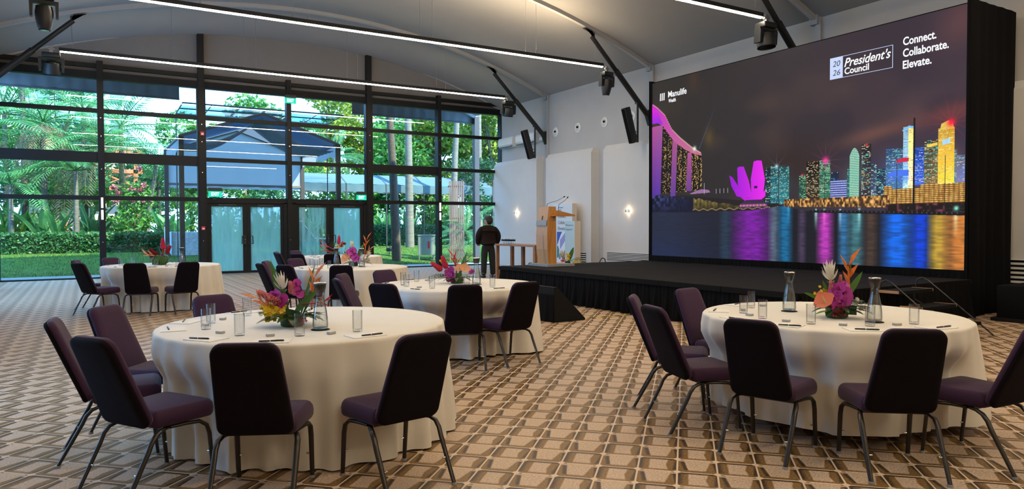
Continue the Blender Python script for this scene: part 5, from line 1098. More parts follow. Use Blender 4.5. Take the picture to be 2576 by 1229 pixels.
onb('picture_door', [(.24, .72), (.30, .72), (.30, .98), (.24, .98)], 'print_grey', fr_); onb('picture_foliage', [(-.30, .38), (-.2, .42), (-.18, .6), (-.24, .7), (-.30, .7)], 'print_teal', fr_)
t = thing('display_stand', 'shorter pale blue display stand reading Welcome to Singapore', 'display stand', (11.80, 16.32, 0))
k = MB(); k.bx(0, .20, -.235, .235, 0, 1.54); k.build('body', 'display_side', t); MT['display_pale'] = mat('pale_blue_board', (.42, .56, .60), .6); k = MB(); k.bx(-.006, 0, -.235, .235, 0, 1.54); fr_ = k.build('front_board', 'display_pale', t)
text('lettering', 'Welcome to', 'print_grey', fr_, TM(-.20, 1.40), .055, .38); text('lettering', 'Singapore', 'print_grey', fr_, TM(-.20, 1.28), .055, .33)
# arrangement standing on the stage edge behind the lectern
t = thing('floor_arrangement', 'yellow and cream flowers with a tall leaf beside the lectern foot', 'flowers', (9.05, 12.60, SZ)); bowl(t, .06, .06)
leaves(t, [(W(.02, 0, .05), W(.35, 0, 1), .34, .09, 0), (W(.05, 0, .05), W(1, 0, .45), .34, .05, .2)], 'leaf_green'); oncidium(t, W(.0, -.03, .15), (.04, .03, .07), 1.6, R1, 22); oncidium(t, W(.18, -.03, .06), (.12, .03, .03), 1.5, R1, 18)
curcuma(t, W(-.09, 0, .13), W(-.3, -.5, .8), 1.5, 'white_petal'); orchid(t, W(-.1, -.04, .07), W(-.2, -1, .2), 1.3, 'pink'); [fern(t, W(.03, 0, .05), d, .3, 'leaf_dark', .3) for d in (W(1, -.2, .5), W(1, .2, .7))]

# ------------------------------------------------------------------ tall side table with bottles
TX0, TX1, TY0, TY1, TZ = 9.10, 9.66, 14.0, 15.92, 0.945
t = thing('side_table', 'tall narrow wooden table behind the lectern', 'table', ((TX0+TX1)/2, (TY0+TY1)/2, 0)); tx, ty = (TX0+TX1)/2, (TY0+TY1)/2
k = MB(); k.bx(TX0-tx, TX1-tx, TY0-ty, TY1-ty, TZ-.045, TZ); k.build('tabletop', 'wood_table', t)
for x, y in ((9.15, 15.86), (9.60, 15.86), (9.60, 15.32), (9.15, 14.06), (9.60, 14.06)):
    k = MB(); k.bx(x-.04-tx, x+.04-tx, y-.04-ty, y+.04-ty, 0, TZ-.045); k.build('leg', 'wood_table', t)
k = MB(); k.lathe([(.026, 0), (.029, .004), (.029, .09), (.014, .13), (.013, .15)], 14); ME['bottle'] = k.mesh('bottle_body', 'tumbler', 50); k = MB(); k.lathe([(.0145, .145), (.0145, .165)], 12); ME['bottle_cap'] = k.mesh('cap', 'white_plastic', 40); k = MB(); k.lathe([(.0297, .075), (.0297, .115)], 14, cap0=False, cap1=False); ME['bottle_label'] = k.mesh('label_band', 'black_wood', 60)
for r in range(2):
    for i in range(6):
        t = thing('water_bottle', '%s small water bottle with black band in the %s row on the tall table' % (ORD[i], ('front', 'back')[r]), 'bottle', (9.22+.10*r, 15.72-.085*i, TZ+.001), 0, 'bottles lined up on the tall table')
        place('bottle_body', ME['bottle'], t); place('cap', ME['bottle_cap'], t); place('label_band', ME['bottle_label'], t)
# ------------------------------------------------------------------ the person by the corner
def skin_obj(name, V, E_, R_, m, parent, sub=2, root=0):
    me = bpy.data.meshes.new(name); me.from_pydata(V, E_, []); me.materials.append(MT[m])
    o = bpy.data.objects.new(name, me); C.objects.link(o); o.parent = parent
    md = o.modifiers.new('skin', 'SKIN'); md.use_smooth_shade = True; md.branch_smoothing = 0.6
    for i, r in enumerate(R_):
        s = me.skin_vertices[0].data[i]; s.radius = r if isinstance(r, tuple) else (r, r); s.use_root = (i == root)
    sb = o.modifiers.new('round', 'SUBSURF'); sb.levels = sub; sb.render_levels = sub
    return o
MT['skin'] = mat('skin', (0.42, 0.24, 0.16), 0.55); MT['hair'] = mat('black_hair', (0.008, 0.007, 0.007), 0.45, bump=0.6, scale=60, stretch=(1, 1, 6))
MT['jacket'] = mat('dark_brown_jacket', (0.012, 0.0065, 0.005), 0.85, spec=0.2, col2=(0.009, 0.005, 0.004), scale=25, bump=0.2); MT['trousers'] = mat('black_trousers', (0.008, 0.008, 0.010), 0.85); MT['shoe'] = mat('black_shoe', (0.01, 0.01, 0.01), 0.4)
px_, py_ = 9.40, 16.80
view = math.atan2(py_, px_)
t = thing('person', 'person in a dark brown jacket and black trousers seen from behind near the corner', 'person', (px_, py_, 0), view+math.radians(14)-PI/2); t.scale = (1.13, 1.05, 1.0)
hd = math.radians(58)   # head turned to the left
hx, hy = -math.sin(hd), math.cos(hd)
V = [(0, 0, .90), (0, 0, 1.05), (0, .0, 1.24), (0, -.01, 1.37), (0, .0, 1.43), (hx*.015, hy*.015, 1.50), (hx*.02, hy*.02, 1.575), (hx*.005, hy*.005, 1.64), (hx*.105, hy*.105, 1.525), (hx*.085, hy*.085, 1.46)]
E_ = [(0, 1), (1, 2), (2, 3), (3, 4), (4, 5), (5, 6), (6, 7), (5, 8), (5, 9)]
R_ = [(.13, .10), (.13, .10), (.15, .10), (.07, .065), (.055, .055), (.072, .078), (.078, .085), (.05, .055), .014, .03]
for s in (-1, 1):
    o_ = len(V); V += [(s*.16, -.01, 1.34), (s*.235, -.03, 1.10), (s*.225, .10, .93), (s*.19, .17, .90)]; E_ += [(2, o_), (o_, o_+1), (o_+1, o_+2), (o_+2, o_+3)]; R_ += [.06, .045, .036, (.038, .02)]
    p = len(V); fing = [(-.030, .055), (-.010, .075), (.010, .078), (.028, .065)]
    for dx, ln in fing:
        q = len(V); V += [(s*.19+dx, .20, .885), (s*.19+dx*1.1-s*.01, .20+ln*.6, .875), (s*.19+dx-s*.02, .20+ln*.9, .855)]; E_ += [(o_+3, q), (q, q+1), (q+1, q+2)]; R_ += [.010, .009, .007]
    q = len(V); V += [(s*.19-s*.035, .185, .91), (s*.19-s*.055, .215, .905)]; E_ += [(o_+3, q), (q, q+1)]; R_ += [.012, .009]
    l = len(V); V += [(s*.09, 0, .86), (s*.105, .02, .48), (s*.115, -.01, .10), (s*.12, .09, .045)]; E_ += [(0, l), (l, l+1), (l+1, l+2), (l+2, l+3)]; R_ += [.085, .055, .042, (.035, .03)]
    V += [(hx*.0+s*hy*.075, hy*.0-s*hx*.075, 1.53)]; E_ += [(5, len(V)-1)]; R_ += [.018]
body = skin_obj('body', V, E_, R_, 'skin', t, 1)
# jacket
V = [(0, 0, .86), (0, -.005, .95), (0, -.01, 1.10), (0, -.015, 1.25), (0, -.01, 1.36), (0, 0, 1.445)]; E_ = [(i, i+1) for i in range(5)]
R_ = [(.19, .135), (.20, .145), (.205, .15), (.205, .14), (.13, .10), (.072, .072)]
for s in (-1, 1):
    o_ = len(V); V += [(s*.165, -.01, 1.335), (s*.235, -.03, 1.22), (s*.255, -.035, 1.10), (s*.25, .03, .99), (s*.225, .12, .915)]; E_ += [(4, o_)]+[(o_+i, o_+i+1) for i in range(4)]; R_ += [.085, .078, .070, .062, .055]
skin_obj('jacket', V, E_, R_, 'jacket', t, 2, 2)
V = [(0, 0, .95), (0, 0, .88)]; E_ = [(0, 1)]; R_ = [(.165, .115), (.165, .12)]
for s in (-1, 1):
    o_ = len(V); V += [(s*.085, 0, .78), (s*.10, .01, .48), (s*.112, -.01, .22), (s*.115, 0, .07)]; E_ += [(1, o_)]+[(o_+i, o_+i+1) for i in range(3)]; R_ += [(.098, .105), .082, .075, .07]
skin_obj('trousers', V, E_, R_, 'trousers', t, 2, 1)
for s in (-1, 1):
    k = rbox((.10, .27, .075), .03, 3); shifted(k, (s*.118, .06, .0395)).build('shoe', 'shoe', t, smooth=50)
def hairshape():
    b = MB(); rows = []
    for i in range(9):
        ph = PI*i/8*.93; row = []
        for j in range(24):
            a = 2*PI*j/24; r = .118 if True else 0
            x, y, z = (math.sin(ph) if ph < 1.6 else math.sin(ph)**.55)*math.cos(a)*.106, (math.sin(ph) if ph < 1.6 else math.sin(ph)**.55)*math.sin(a)*.116, math.cos(ph)*.125
            fwd_ = math.sin(a)   # +y = face side
            if z < -.0 and fwd_ > .05: z = max(z, .0+.045*fwd_); 
            if z < -.115: z = -.115-.015*abs(math.sin(3*a))
            n = 1+.04*math.sin(7*a+ph*3)
            row.append((x*n, y*n-.012, z))
        rows.append(row)
    b.grid(rows, closed=True); b.f.append(tuple(range(8*24, 9*24))); b.mi.append(0); return b
h = hairshape(); Rz = Matrix.Rotation(hd, 3, 'Z'); h.v = [tuple(Rz @ Vector(p)+Vector((hx*.005, hy*.005, 1.575))) for p in h.v]; h.build('hair', 'hair', t, smooth=80)
k = MB()
for s in (-1, 1):
    q = [Rz @ Vector((s*.035+.024*math.cos(a), .098, .02*math.sin(a)-.02)) for a in [2*PI*i/12 for i in range(13)]]; k.tube([p+Vector((0, 0, 1.565)) for p in q], .0022, 5, cap=False)
    k.tube([Rz @ Vector((s*.06, .095, -.02))+Vector((0, 0, 1.565)), Rz @ Vector((s*.08, .0, -.015))+Vector((0, 0, 1.565))], .002, 5)
k.tube([Rz @ Vector((-.012, .1, -.018))+Vector((0, 0, 1.565)), Rz @ Vector((.012, .1, -.018))+Vector((0, 0, 1.565))], .002, 5); k.build('glasses', 'chrome', t)
# ------------------------------------------------------------------ garden outside the glass
RO = random.Random(21)
def gz(x, y): 
    s = min(max((y-25.2)/5.8, 0), 1); return -0.03+0.48*s*s*(3-2*s)
MT['lawn'] = mat('lawn_turf', (0.022, 0.06, 0.010), 0.95, spec=0.1, col2=(0.055, 0.12, 0.018), scale=5, bump=0.8, detail=8)
b = MB(); b.grid([[(-30+75*i/30, 24.6+(60-24.6)*(j/24)**1.3, gz(0, 24.6+(60-24.6)*(j/24)**1.3)) for i in range(31)] for j in range(25)]); tag(b.build('ground_lawn', 'lawn', smooth=180), 'green lawn outside', kind='structure')
k = MB(); k.bx(-30, 45, 60, 160, 0.2, 0.45); tag(k.build('ground_far', 'lawn'), 'far ground', kind='structure')
k = MB()
tag(MB().bx(-30, 45, YG+0.05, 24.62, -0.08, -0.025).build('pavement_terrace', 'asphalt_deck'), 'grey stone terrace outside the glass', kind='structure')
for n_, a, b_ in (('fol_teal', (0.0225, 0.1259, 0.0629), (0.0539, 0.2337, 0.0989)), ('fol_green', (0.036, 0.1528, 0.027), (0.0809, 0.2697, 0.0449)), ('fol_lime', (0.1054, 0.2046, 0.0186), (0.2232, 0.31, 0.0372)), ('fol_dark', (0.0093, 0.0496, 0.0186), (0.0217, 0.093, 0.031)), ('fol_hedge', (0.018, 0.0899, 0.027), (0.0449, 0.1798, 0.0539)), ('fol_pink', (0.341, 0.0992, 0.1488), (0.403, 0.1736, 0.2108)), ('fol_dry', (0.217, 0.1736, 0.0868), (0.2976, 0.2604, 0.155)), ('fol_palm', (0.036, 0.1798, 0.0719), (0.0899, 0.2877, 0.0899))):
    MT[n_] = leaf_mat('garden_'+n_, a, b_, 0.45, 0.4)
MT['bark'] = mat('grey_bark', (0.07, 0.062, 0.048), 0.9, col2=(0.035, 0.031, 0.024), scale=8, stretch=(1, 1, 3), bump=0.5); MT['bark_pale'] = mat('pale_palm_trunk', (0.13, 0.13, 0.11), 0.85, col2=(0.075, 0.075, 0.06), scale=3, stretch=(1, 1, 8), bump=0.4)
def fabric_mat(name, c1, tr):
    m = mat(name, c1, .75, col2=tuple(v*.9 for v in c1), scale=1.2); nt = m.node_tree; pb = nt.nodes['Principled BSDF']; out = nt.nodes['Material Output']
    tl = nt.nodes.new('ShaderNodeBsdfTranslucent'); tl.inputs[0].default_value = (*c1, 1); ms = nt.nodes.new('ShaderNodeMixShader'); ms.inputs[0].default_value = tr
    nt.links.new(pb.outputs[0], ms.inputs[1]); nt.links.new(tl.outputs[0], ms.inputs[2]); nt.links.new(ms.outputs[0], out.inputs[0]); return m
def leaf_cloud(b, blobs, n, size, rnd, asp=0.45, shell=0.55):
    w = [r[0]*r[1]*r[2] for _, r in blobs]
    for i in range(n):
        c_, r = rnd.choices(blobs, w)[0]
        u, v = rnd.uniform(-1, 1), rnd.uniform(0, 2*PI); q = math.sqrt(1-u*u); rad = shell+(1-shell)*rnd.random()
        p = Vector((c_[0]+r[0]*rad*q*math.cos(v), c_[1]+r[1]*rad*q*math.sin(v), c_[2]+r[2]*rad*u))
        d = Vector((rnd.gauss(0, 1), rnd.gauss(0, 1), rnd.gauss(-.25, .7))).normalized(); e = d.cross(Vector((rnd.gauss(0, 1), rnd.gauss(0, 1), rnd.gauss(0, 1)))).normalized(); s = size*rnd.uniform(.6, 1.3)
        b.add([p-d*s*.5, p+e*s*asp*.5, p+d*s*.5, p-e*s*asp*.5], [(0, 1, 2, 3)])
def broadleaf(name, x, y, h, rad, m, label, n=2200, size=.26, trunk=True, low=.45, group='trees beyond the glass wall', tr=0.12, seed=0):
    rnd = random.Random(seed*97+int(x*10)+int(y)); z0 = gz(x, y); t = thing(name, label, 'tree', (x, y, z0), 0, group)
    blobs = [((rnd.uniform(-.55, .55)*rad, rnd.uniform(-.5, .5)*rad, h*(low+(1-low)*rnd.random())), (rad*rnd.uniform(.3, .6), rad*rnd.uniform(.3, .6), rad*rnd.uniform(.25, .45))) for _ in range(9)]
    b = MB(); leaf_cloud(b, blobs, n, size, rnd); b.build('crown', m, t)
    if trunk:
        k = MB(); top = Vector((rnd.uniform(-.3, .3), rnd.uniform(-.3, .3), h*.7)); k.tube([(0, 0, -.05), (0, 0, h*.2), top*0.6, top], [tr*1.2, tr, tr*.8, tr*.35], 8)
        for c_, r in blobs[:5]: k.tube([top*.6, (Vector(c_)+top*.6)*.5+Vector((0, 0, .2)), c_], [tr*.5, tr*.35, tr*.12], 6)
        k.build('trunk', 'bark', t, smooth=60)
    return t
def frond_mesh(L, droop, n=26, wl=.5, nm='frond', m='fol_palm'):
    b = MB(); pts = []
    for i in range(n+1):
        s = i/n; pts.append(Vector((L*s*math.cos(.15*s), 0, L*(.42*s-droop*s*s))))
    b.tube(pts[::2], [.022*(1-.85*i/(len(pts[::2])-1)) for i in range(len(pts[::2]))], 4, cap=False)
    for i in range(3, n+1):
        s = i/n; ln = wl*math.sin(PI*(.12+.82*s))**.7; tg = (pts[min(i+1, n)]-pts[i-1]).normalized()
        for sd in (-1, 1):
            e = (Vector((0, sd, .25))+tg*.75).normalized(); tip = pts[i]+e*ln+Vector((0, 0, -.35*ln)); mid = pts[i]+e*ln*.5+Vector((0, 0, -.06*ln)); w = tg*.024
            b.add([pts[i]-w*.5, mid-w, tip, mid+w], [(0, 1, 2, 3)])
    return b.mesh(nm, m)
FM = [frond_mesh(2.3, .45), frond_mesh(2.1, .75), frond_mesh(1.9, .28), frond_mesh(1.7, .55, wl=.42)]
FD_ = frond_mesh(1.5, 1.1, m='fol_dry')
def palm(x, y, h, label, nf=13, scale=1.0, tr=.10, lean=(0, 0), pale=True, seed=0, dead=0, name='palm_tree'):
    rnd = random.Random(seed+int(x*7)); t = thing(name, label, 'tree', (x, y, gz(x, y)), 0, 'palms beyond the glass wall')
    if tr > 0:
        k = MB(); k.tube([(0, 0, -.05), (lean[0]*.3, lean[1]*.3, h*.4), (lean[0], lean[1], h)], [tr*1.25, tr, tr*.75], 10); k.build('trunk', 'bark_pale' if pale else 'bark', t, smooth=60)
    for i in range(nf):
        o = place('frond', FM[i % 4], t, (lean[0], lean[1], h)); o.rotation_euler = (rnd.uniform(-.2, .2), -rnd.uniform(-.35, .75), 2*PI*i/nf+rnd.uniform(-.2, .2)); s = scale*rnd.uniform(.85, 1.15); o.scale = (s, s, s)
    for i in range(dead):
        o = place('dry_frond', FD_, t, (lean[0], lean[1], h-.1)); o.rotation_euler = (0, .6, rnd.uniform(0, 6)); o.scale = (scale,)*3
# grass blades on the near lawn
b = MB(); rnd = random.Random(9)
for i in range(15000):
    y = 24.75+6.3*rnd.random()**1.2; x = -2.6+(y*.62+3.5)*rnd.random()
    a = rnd.uniform(0, 2*PI); h_ = rnd.uniform(.035, .085); w_ = .012; l_ = rnd.uniform(-.03, .03); z_ = gz(x, y)-.005
    b.add([(x-w_*math.cos(a), y-w_*math.sin(a), z_), (x+w_*math.cos(a), y+w_*math.sin(a), z_), (x+l_, y+l_*.5, z_+h_)], [(0, 1, 2)])
MT['fol_grass'] = leaf_mat('grass_blade', (0.025, 0.075, 0.012), (0.07, 0.16, 0.025), .6, .3)
tag(b.build('grass', 'fol_grass'), 'short lawn grass outside the windows', 'grass', kind='stuff')
# clipped hedge
def hedge(x0, x1, y0, y1, z0, z1, n, m, label, size=.13, name='clipped_hedge'):
    t = thing(name, label, 'hedge', ((x0+x1)/2, (y0+y1)/2, z0), 0); hx_, hy_, hz_ = (x1-x0)/2, (y1-y0)/2, z1-z0; rnd = random.Random(int(n+x0))
    k = MB(); k.bx(-hx_+.1, hx_-.1, -hy_+.08, hy_-.08, 0, hz_-.08); k.build('inner_twigs', 'fol_dark', t)
    b = MB()
    for i in range(n):
        f = rnd.random(); 
        if f < .62: p = Vector((rnd.uniform(-hx_, hx_), -hy_+rnd.gauss(0, .04), rnd.uniform(.02, hz_)))
        elif f < .94: p = Vector((rnd.uniform(-hx_, hx_), rnd.uniform(-hy_, hy_), hz_+rnd.gauss(0, .03)))
        else: p = Vector((rnd.choice((-hx_, hx_)), rnd.uniform(-hy_, hy_), rnd.uniform(.02, hz_)))
        d = Vector((rnd.gauss(0, 1), rnd.gauss(-.4, .6), rnd.gauss(.2, .7))).normalized(); e = d.cross(Vector((rnd.gauss(0, 1), rnd.gauss(0, 1), 1))).normalized(); s = size*rnd.uniform(.6, 1.3)
        b.add([p-d*s*.5, p+e*s*.28, p+d*s*.5, p-e*s*.28], [(0, 1, 2, 3)])
    o = b.build('foliage', m, t); return t
hedge(-8.0, 3.2, 31.0, 31.9, .44, 1.18, 9000, 'fol_hedge', 'long clipped hedge across the lawn behind the window bays')
hedge(10.2, 19.5, 33.0, 34.0, .44, 1.45, 6000, 'fol_hedge', 'clipped hedge behind the slender tree trunks and grey cabinet')
# shrubs behind the hedge: strap-leaved clumps and rounded bushes
def clump(x, y, h, m, label, n=26, wd=.22, seed=0):
    rnd = random.Random(seed*13+int(x*11)); t = thing('leafy_clump', label, 'plant', (x, y, gz(x, y)), 0, 'leafy clumps behind the hedges')
    for i in range(n):
        a = rnd.uniform(0, 2*PI); tilt = rnd.uniform(.1, .8); d = (math.cos(a)*tilt, math.sin(a)*tilt, 1); L = h*rnd.uniform(.6, 1.1)
        b = MB(); blade(b, (rnd.uniform(-.35, .35), rnd.uniform(-.25, .25), rnd.uniform(0, h*.25)), d, L, wd*rnd.uniform(.7, 1.2), rnd.uniform(.1, .5), 5); b.build('leaf', m, t)
wh = ['under the left end of the palms', 'left of the pale trunks', 'behind the first window mullion', 'between the hedge and the red frame', 'below the pink blossoms', 'beside the tent post', 'behind the tent, door side', 'behind the tent middle', 'at the tent right post', 'under the blue walkway start', 'under the blue walkway middle', 'behind the dark trunk', 'behind the pale trunk', 'next to the slatted screen', 'at the corner behind the person', 'far behind the corner pane']
xs_ = [-4.2, -2.6, -1.2, .2, 1.6, 3.1, 5.2, 7.0, 8.6, 10.2, 11.8, 13.4, 15.0, 16.4, 17.8, 19.2]
for i, x in enumerate(xs_):
    y = 33.2+RO.uniform(-.4, 1.2) if x < 9.5 else 35.2+RO.uniform(-.3, .8)
    clump(x, y, RO.uniform(1.9, 2.7), ('fol_teal', 'fol_green', 'fol_palm')[i % 3], 'broad-leaved green clump '+wh[i], 30, .26, i)
for i, x in enumerate([-5.2, -3.2, -1.6, .4, 2.3, 4.2, 6.2, 8.2, 10.6, 12.8, 14.8, 16.6, 18.6, 21]):
    broadleaf('round_shrub', x, 36.2+RO.uniform(-.5, .8), RO.uniform(3.0, 4.0), 1.7, ('fol_green', 'fol_teal', 'fol_green')[i % 3], 'rounded green shrub '+['at the far left pane', 'behind the left palms', 'below the red frame', 'beside the red frame', 'under the pink blossoms', 'left of the tent', 'seen under the tent left', 'seen under the tent middle', 'seen under the tent right', 'under the walkway left', 'under the walkway middle', 'under the walkway right', 'behind the slatted screen', 'beyond the corner pane'][i], 1500, .24, False, .12, 'shrubs behind the hedges', seed=i)
# tall trees closing the view
tl = [(-7.5, 42, 10, 'fol_teal'), (-4.2, 44, 10.5, 'fol_green'), (-1.2, 46, 9, 'fol_teal'), (9.5, 45, 8.2, 'fol_green'), (12.5, 43, 9.6, 'fol_lime'), (15.4, 42, 10.5, 'fol_lime'), (18.5, 43, 11, 'fol_green'), (21.5, 42, 11, 'fol_lime'), (24.8, 42, 11.5, 'fol_green'), (28, 43, 11, 'fol_lime'), (5.8, 49, 7.2, 'fol_green'), (1.6, 50, 6.4, 'fol_teal'), (17.2, 36.5, 8.6, 'fol_lime'), (20.2, 35.5, 9.5, 'fol_lime'), (14.0, 37.5, 7.8, 'fol_green')]
tw = ['at the far left edge', 'behind the left palms', 'behind the red frame', 'right of the tent roof', 'above the walkway start', 'above the walkway middle', 'above the walkway end', 'over the slatted screen', 'over the corner pane', 'beyond the wall corner', 'low behind the tent', 'low in the sky gap', 'near the pale trunks', 'near the corner column', 'behind the dark trunk']
for i, (x, y, h, m) in enumerate(tl):
    broadleaf('garden_tree', x, y, h, 3.0, m, '%s tree %s' % ({'fol_teal': 'deep green', 'fol_green': 'leafy green', 'fol_lime': 'sunlit yellow-green'}[m], tw[i]), 6500 if m == 'fol_teal' else 5200, .34, True, .22, seed=i+50)
palm(-3.3, 33.5, 4.6, 'tall feather palm at the far left pane', 14, 1.45, .12, seed=1, dead=3); palm(-1.4, 34.2, 5.2, 'tall feather palm with hanging dry fronds, left of the first mullion', 14, 1.45, .12, seed=2, dead=5); palm(.6, 33.8, 4.3, 'feather palm just right of the first mullion', 14, 1.35, .11, seed=3, dead=2); palm(2.2, 34.5, 3.7, 'feather palm leaning toward the tent', 13, 1.3, .10, (.5, 0), seed=4); palm(-2.2, 36.5, 7.0, 'highest feather palm behind the left panes', 14, 1.4, .12, seed=5); palm(.0, 37.5, 6.2, 'high feather palm behind the first mullion', 14, 1.4, .12, seed=6, dead=2); palm(-4.6, 35.0, 3.0, 'low feather palm at the far left edge', 12, 1.3, .1, seed=7)
palm(-2.4, 32.6, 2.6, 'low feather palm between the far left palms', 13, 1.35, .09, seed=21); palm(-.3, 32.9, 3.2, 'mid-height feather palm close behind the first mullion', 14, 1.35, .1, seed=22, dead=1); palm(1.4, 35.6, 5.4, 'feather palm over the pink blossoms', 14, 1.35, .11, seed=23); palm(-3.0, 38.5, 6.0, 'feather palm high behind the far left pane', 14, 1.5, .12, seed=24); palm(2.9, 36.0, 3.0, 'feather palm at the tent corner', 13, 1.2, .1, seed=25); palm(-1.0, 39.5, 4.8, 'feather palm in front of the red frame', 13, 1.5, .1, seed=26, dead=2)
palm(9.2, 37.5, 3.6, 'feather palm right of the tent, over the walkway', 13, 1.3, .1, seed=8); palm(7.2, 39, 4.4, 'feather palm behind the tent peak', 13, 1.3, .1, seed=9); palm(11.2, 36.6, 4.6, 'feather palm behind the walkway canopy', 12, 1.2, .1, seed=10)
palm(13.6, 26.3, 1.15, 'young blue-green palm behind the corner pane by the person', 12, .8, 0, seed=11, name='young_palm'); palm(14.2, 27.2, .5, 'lowest young palm at the foot of the corner pane', 12, .85, 0, seed=12, name='young_palm')
palm(10.64, 26.5, 8.8, 'slender dark palm trunk nearest the glass, right of the doors', 8, 1.1, .16, (-.35, .2), False, seed=13); palm(12.9, 30.5, 9.6, 'slender pale palm trunk beside the dark one', 8, 1.1, .17, (0, .2), True, seed=14); palm(14.75, 29.8, 9.8, 'slender leaning palm trunk in front of the slatted screen', 8, 1.1, .14, (.5, 0), True, seed=15); palm(17.9, 33.0, 10, 'pale palm trunk seen in the corner pane', 8, 1.1, .18, (0, 0), True, seed=16)
broadleaf('garden_tree', 17.2, 31.8, 4.4, 1.6, 'fol_dark', 'dark dense bush tree low in the corner pane', 2600, .20, True, .35, seed=90)
# pink blossoms
t = thing('pink_blossom_bush', 'loose bush with pink blossom clusters left of the tent', 'bush', (1.7, 32.6, gz(0, 32.6)), 0); rnd = random.Random(5)
for i, (dx, z) in enumerate(((-.55, 2.35), (-.65, 2.0), (-.1, 2.5), (.25, 2.45), (.3, 2.05), (.6, 2.1), (-.05, 2.05), (.2, 3.3), (-.7, 2.55), (.35, 2.7), (-.3, .75), (1.3, .75))):
    b = MB(); leaf_cloud(b, [((dx, -.2, z), (.15, .1, .12))], 46, .12, rnd, .7, .2); b.build('blossom', 'fol_pink', t)
b = MB(); leaf_cloud(b, [((0, 0, 2.2), (.9, .4, .7)), ((0, 0, 1.2), (.8, .4, .8))], 900, .2, rnd); b.build('foliage', 'fol_green', t)
k = MB(); [k.tube([(0, 0, 0), (.1*s, 0, 1), (.5*s, 0, 2.2)], [.03, .02, .01], 5) for s in (-1, .2, 1)]; k.build('stem', 'bark', t)

# ------------------------------------------------------------------ tent at the entrance, glazed porch roof, covered walkway
MT['tent'] = fabric_mat('tent_fabric', (0.36, 0.40, 0.46), .5); MT['tent_edge'] = mat('tent_edge_tape', (0.10, 0.10, 0.11), 0.7); MT['post'] = mat('tent_post', (0.028, 0.03, 0.034), 0.5); MT['awning'] = fabric_mat('blue_awning_fabric', (0.075, 0.155, 0.19), .35); MT['valance'] = mat('grey_valance', (0.17, 0.18, 0.185), .8)
t = thing('entrance_tent', 'grey fabric tent with draped ceiling and dark posts outside the doors', 'tent', (5.1, 26.7, 0)); X2, Y2, EZ, AZ = 2.5, 2.4, 4.28, 5.15
k = MB()
rows = [[(X2*(i/10*2-1), Y2*(j/6*2-1), (EZ+(AZ-EZ)*(1-abs(i/10*2-1)))-.12*math.sin(PI*j/6)) for i in range(11)] for j in range(7)]; k.grid(rows); k.grid([[(x, y, z+.02) for x, y, z in r] for r in rows]); k.build('roof_fabric', 'tent', t, smooth=30)
for s in (-1, 1):
    k = MB(); k.tube([(-X2, s*Y2, EZ), (0, s*Y2, AZ), (X2, s*Y2, EZ)], .05, 8); k.build('gable_pole', 'tent_edge', t, smooth=40)
    k = MB(); k.tube([(s*X2, -Y2, EZ), (s*X2, Y2, EZ)], .05, 8); k.build('eave_pole', 'tent_edge', t, smooth=40)
    k = MB(); k.grid([[(s*X2, -Y2+2*Y2*i/16, EZ-.42*j/4-.05*math.sin(i*1.3)*j/4) for i in range(17)] for j in range(5)]); k.build('side_valance', 'tent', t, smooth=180)
    for u in (-1, 1): k = MB(); k.bx(s*X2-.07, s*X2+.07, u*Y2-.07, u*Y2+.07, -.03, EZ); k.build('post', 'post', t)
k = MB(); k.grid([[(-X2+2*X2*i/20, Y2-.02+.03*math.sin(i*2.1), EZ-.38-1.02*j/6) for i in range(21)] for j in range(7)]); k.build('far_valance', 'tent', t, smooth=180)
k = MB(); k.bx(-X2, X2, Y2-.06, Y2, EZ-1.30, EZ-1.22); k.build('far_rail', 'tent_edge', t)
k = MB(); k.grid([[(-X2+2*X2*i/10, Y2-.05, (EZ-.38)+((EZ+(AZ-EZ)*(1-abs(i/10*2-1)))-EZ+.34)*j) for i in range(11)] for j in (0, 1)]); k.build('far_gable_fabric', 'tent', t)
for s in (-1, 1):   # swagged lining from the ridge to the eaves
    for q in range(5):
        k = MB(); y0 = -Y2+.15+q*.45
        k.grid([[(s*X2*u, y0+.42*v+.35*u, AZ-.10-(AZ-EZ+.10)*u-.42*math.sin(PI*u)*(1 if v in (.33, .66) else .7)-.06*math.sin(9*v)) for v in (0, .33, .66, 1)] for u in [i/10 for i in range(11)]]); k.build('ceiling_swag', 'tent', t, smooth=180)
t = thing('porch_roof', 'blue translucent glazed porch roof over the doors', 'canopy', (5.3, 25.6, 5.35)); MT['porch_glass'] = glass_mat('blue_porch_glass', (.25, .55, .78), .06)
for i in range(6):
    x0, x1 = -2.6+5.2*i/6, -2.6+5.2*(i+1)/6; k = MB(); k.grid([[(x0+.02, -1.0, .02), (x1-.02, -1.0, .02)], [(x0+.02, 1.0, -.05), (x1-.02, 1.0, -.05)]]); k.build('glass_panel', 'porch_glass', t)
for i in range(7): x0 = -2.6+5.2*i/6; k = MB(); k.tube([(x0, -1.0, .0), (x0, 1.0, -.07)], .02, 6); k.build('rafter', 'post', t)
for y, z in ((-1.0, .0), (0, -.035), (1.0, -.07)): k = MB(); k.tube([(-2.6, y, z), (2.6, y, z)], .022, 6); k.build('purlin', 'post', t)
for x in (-2.6, 2.6): k = MB(); k.tube([(x, 1.0, -.07), (x, 1.0, -5.38)], .02, 6); k.build('prop', 'post', t)
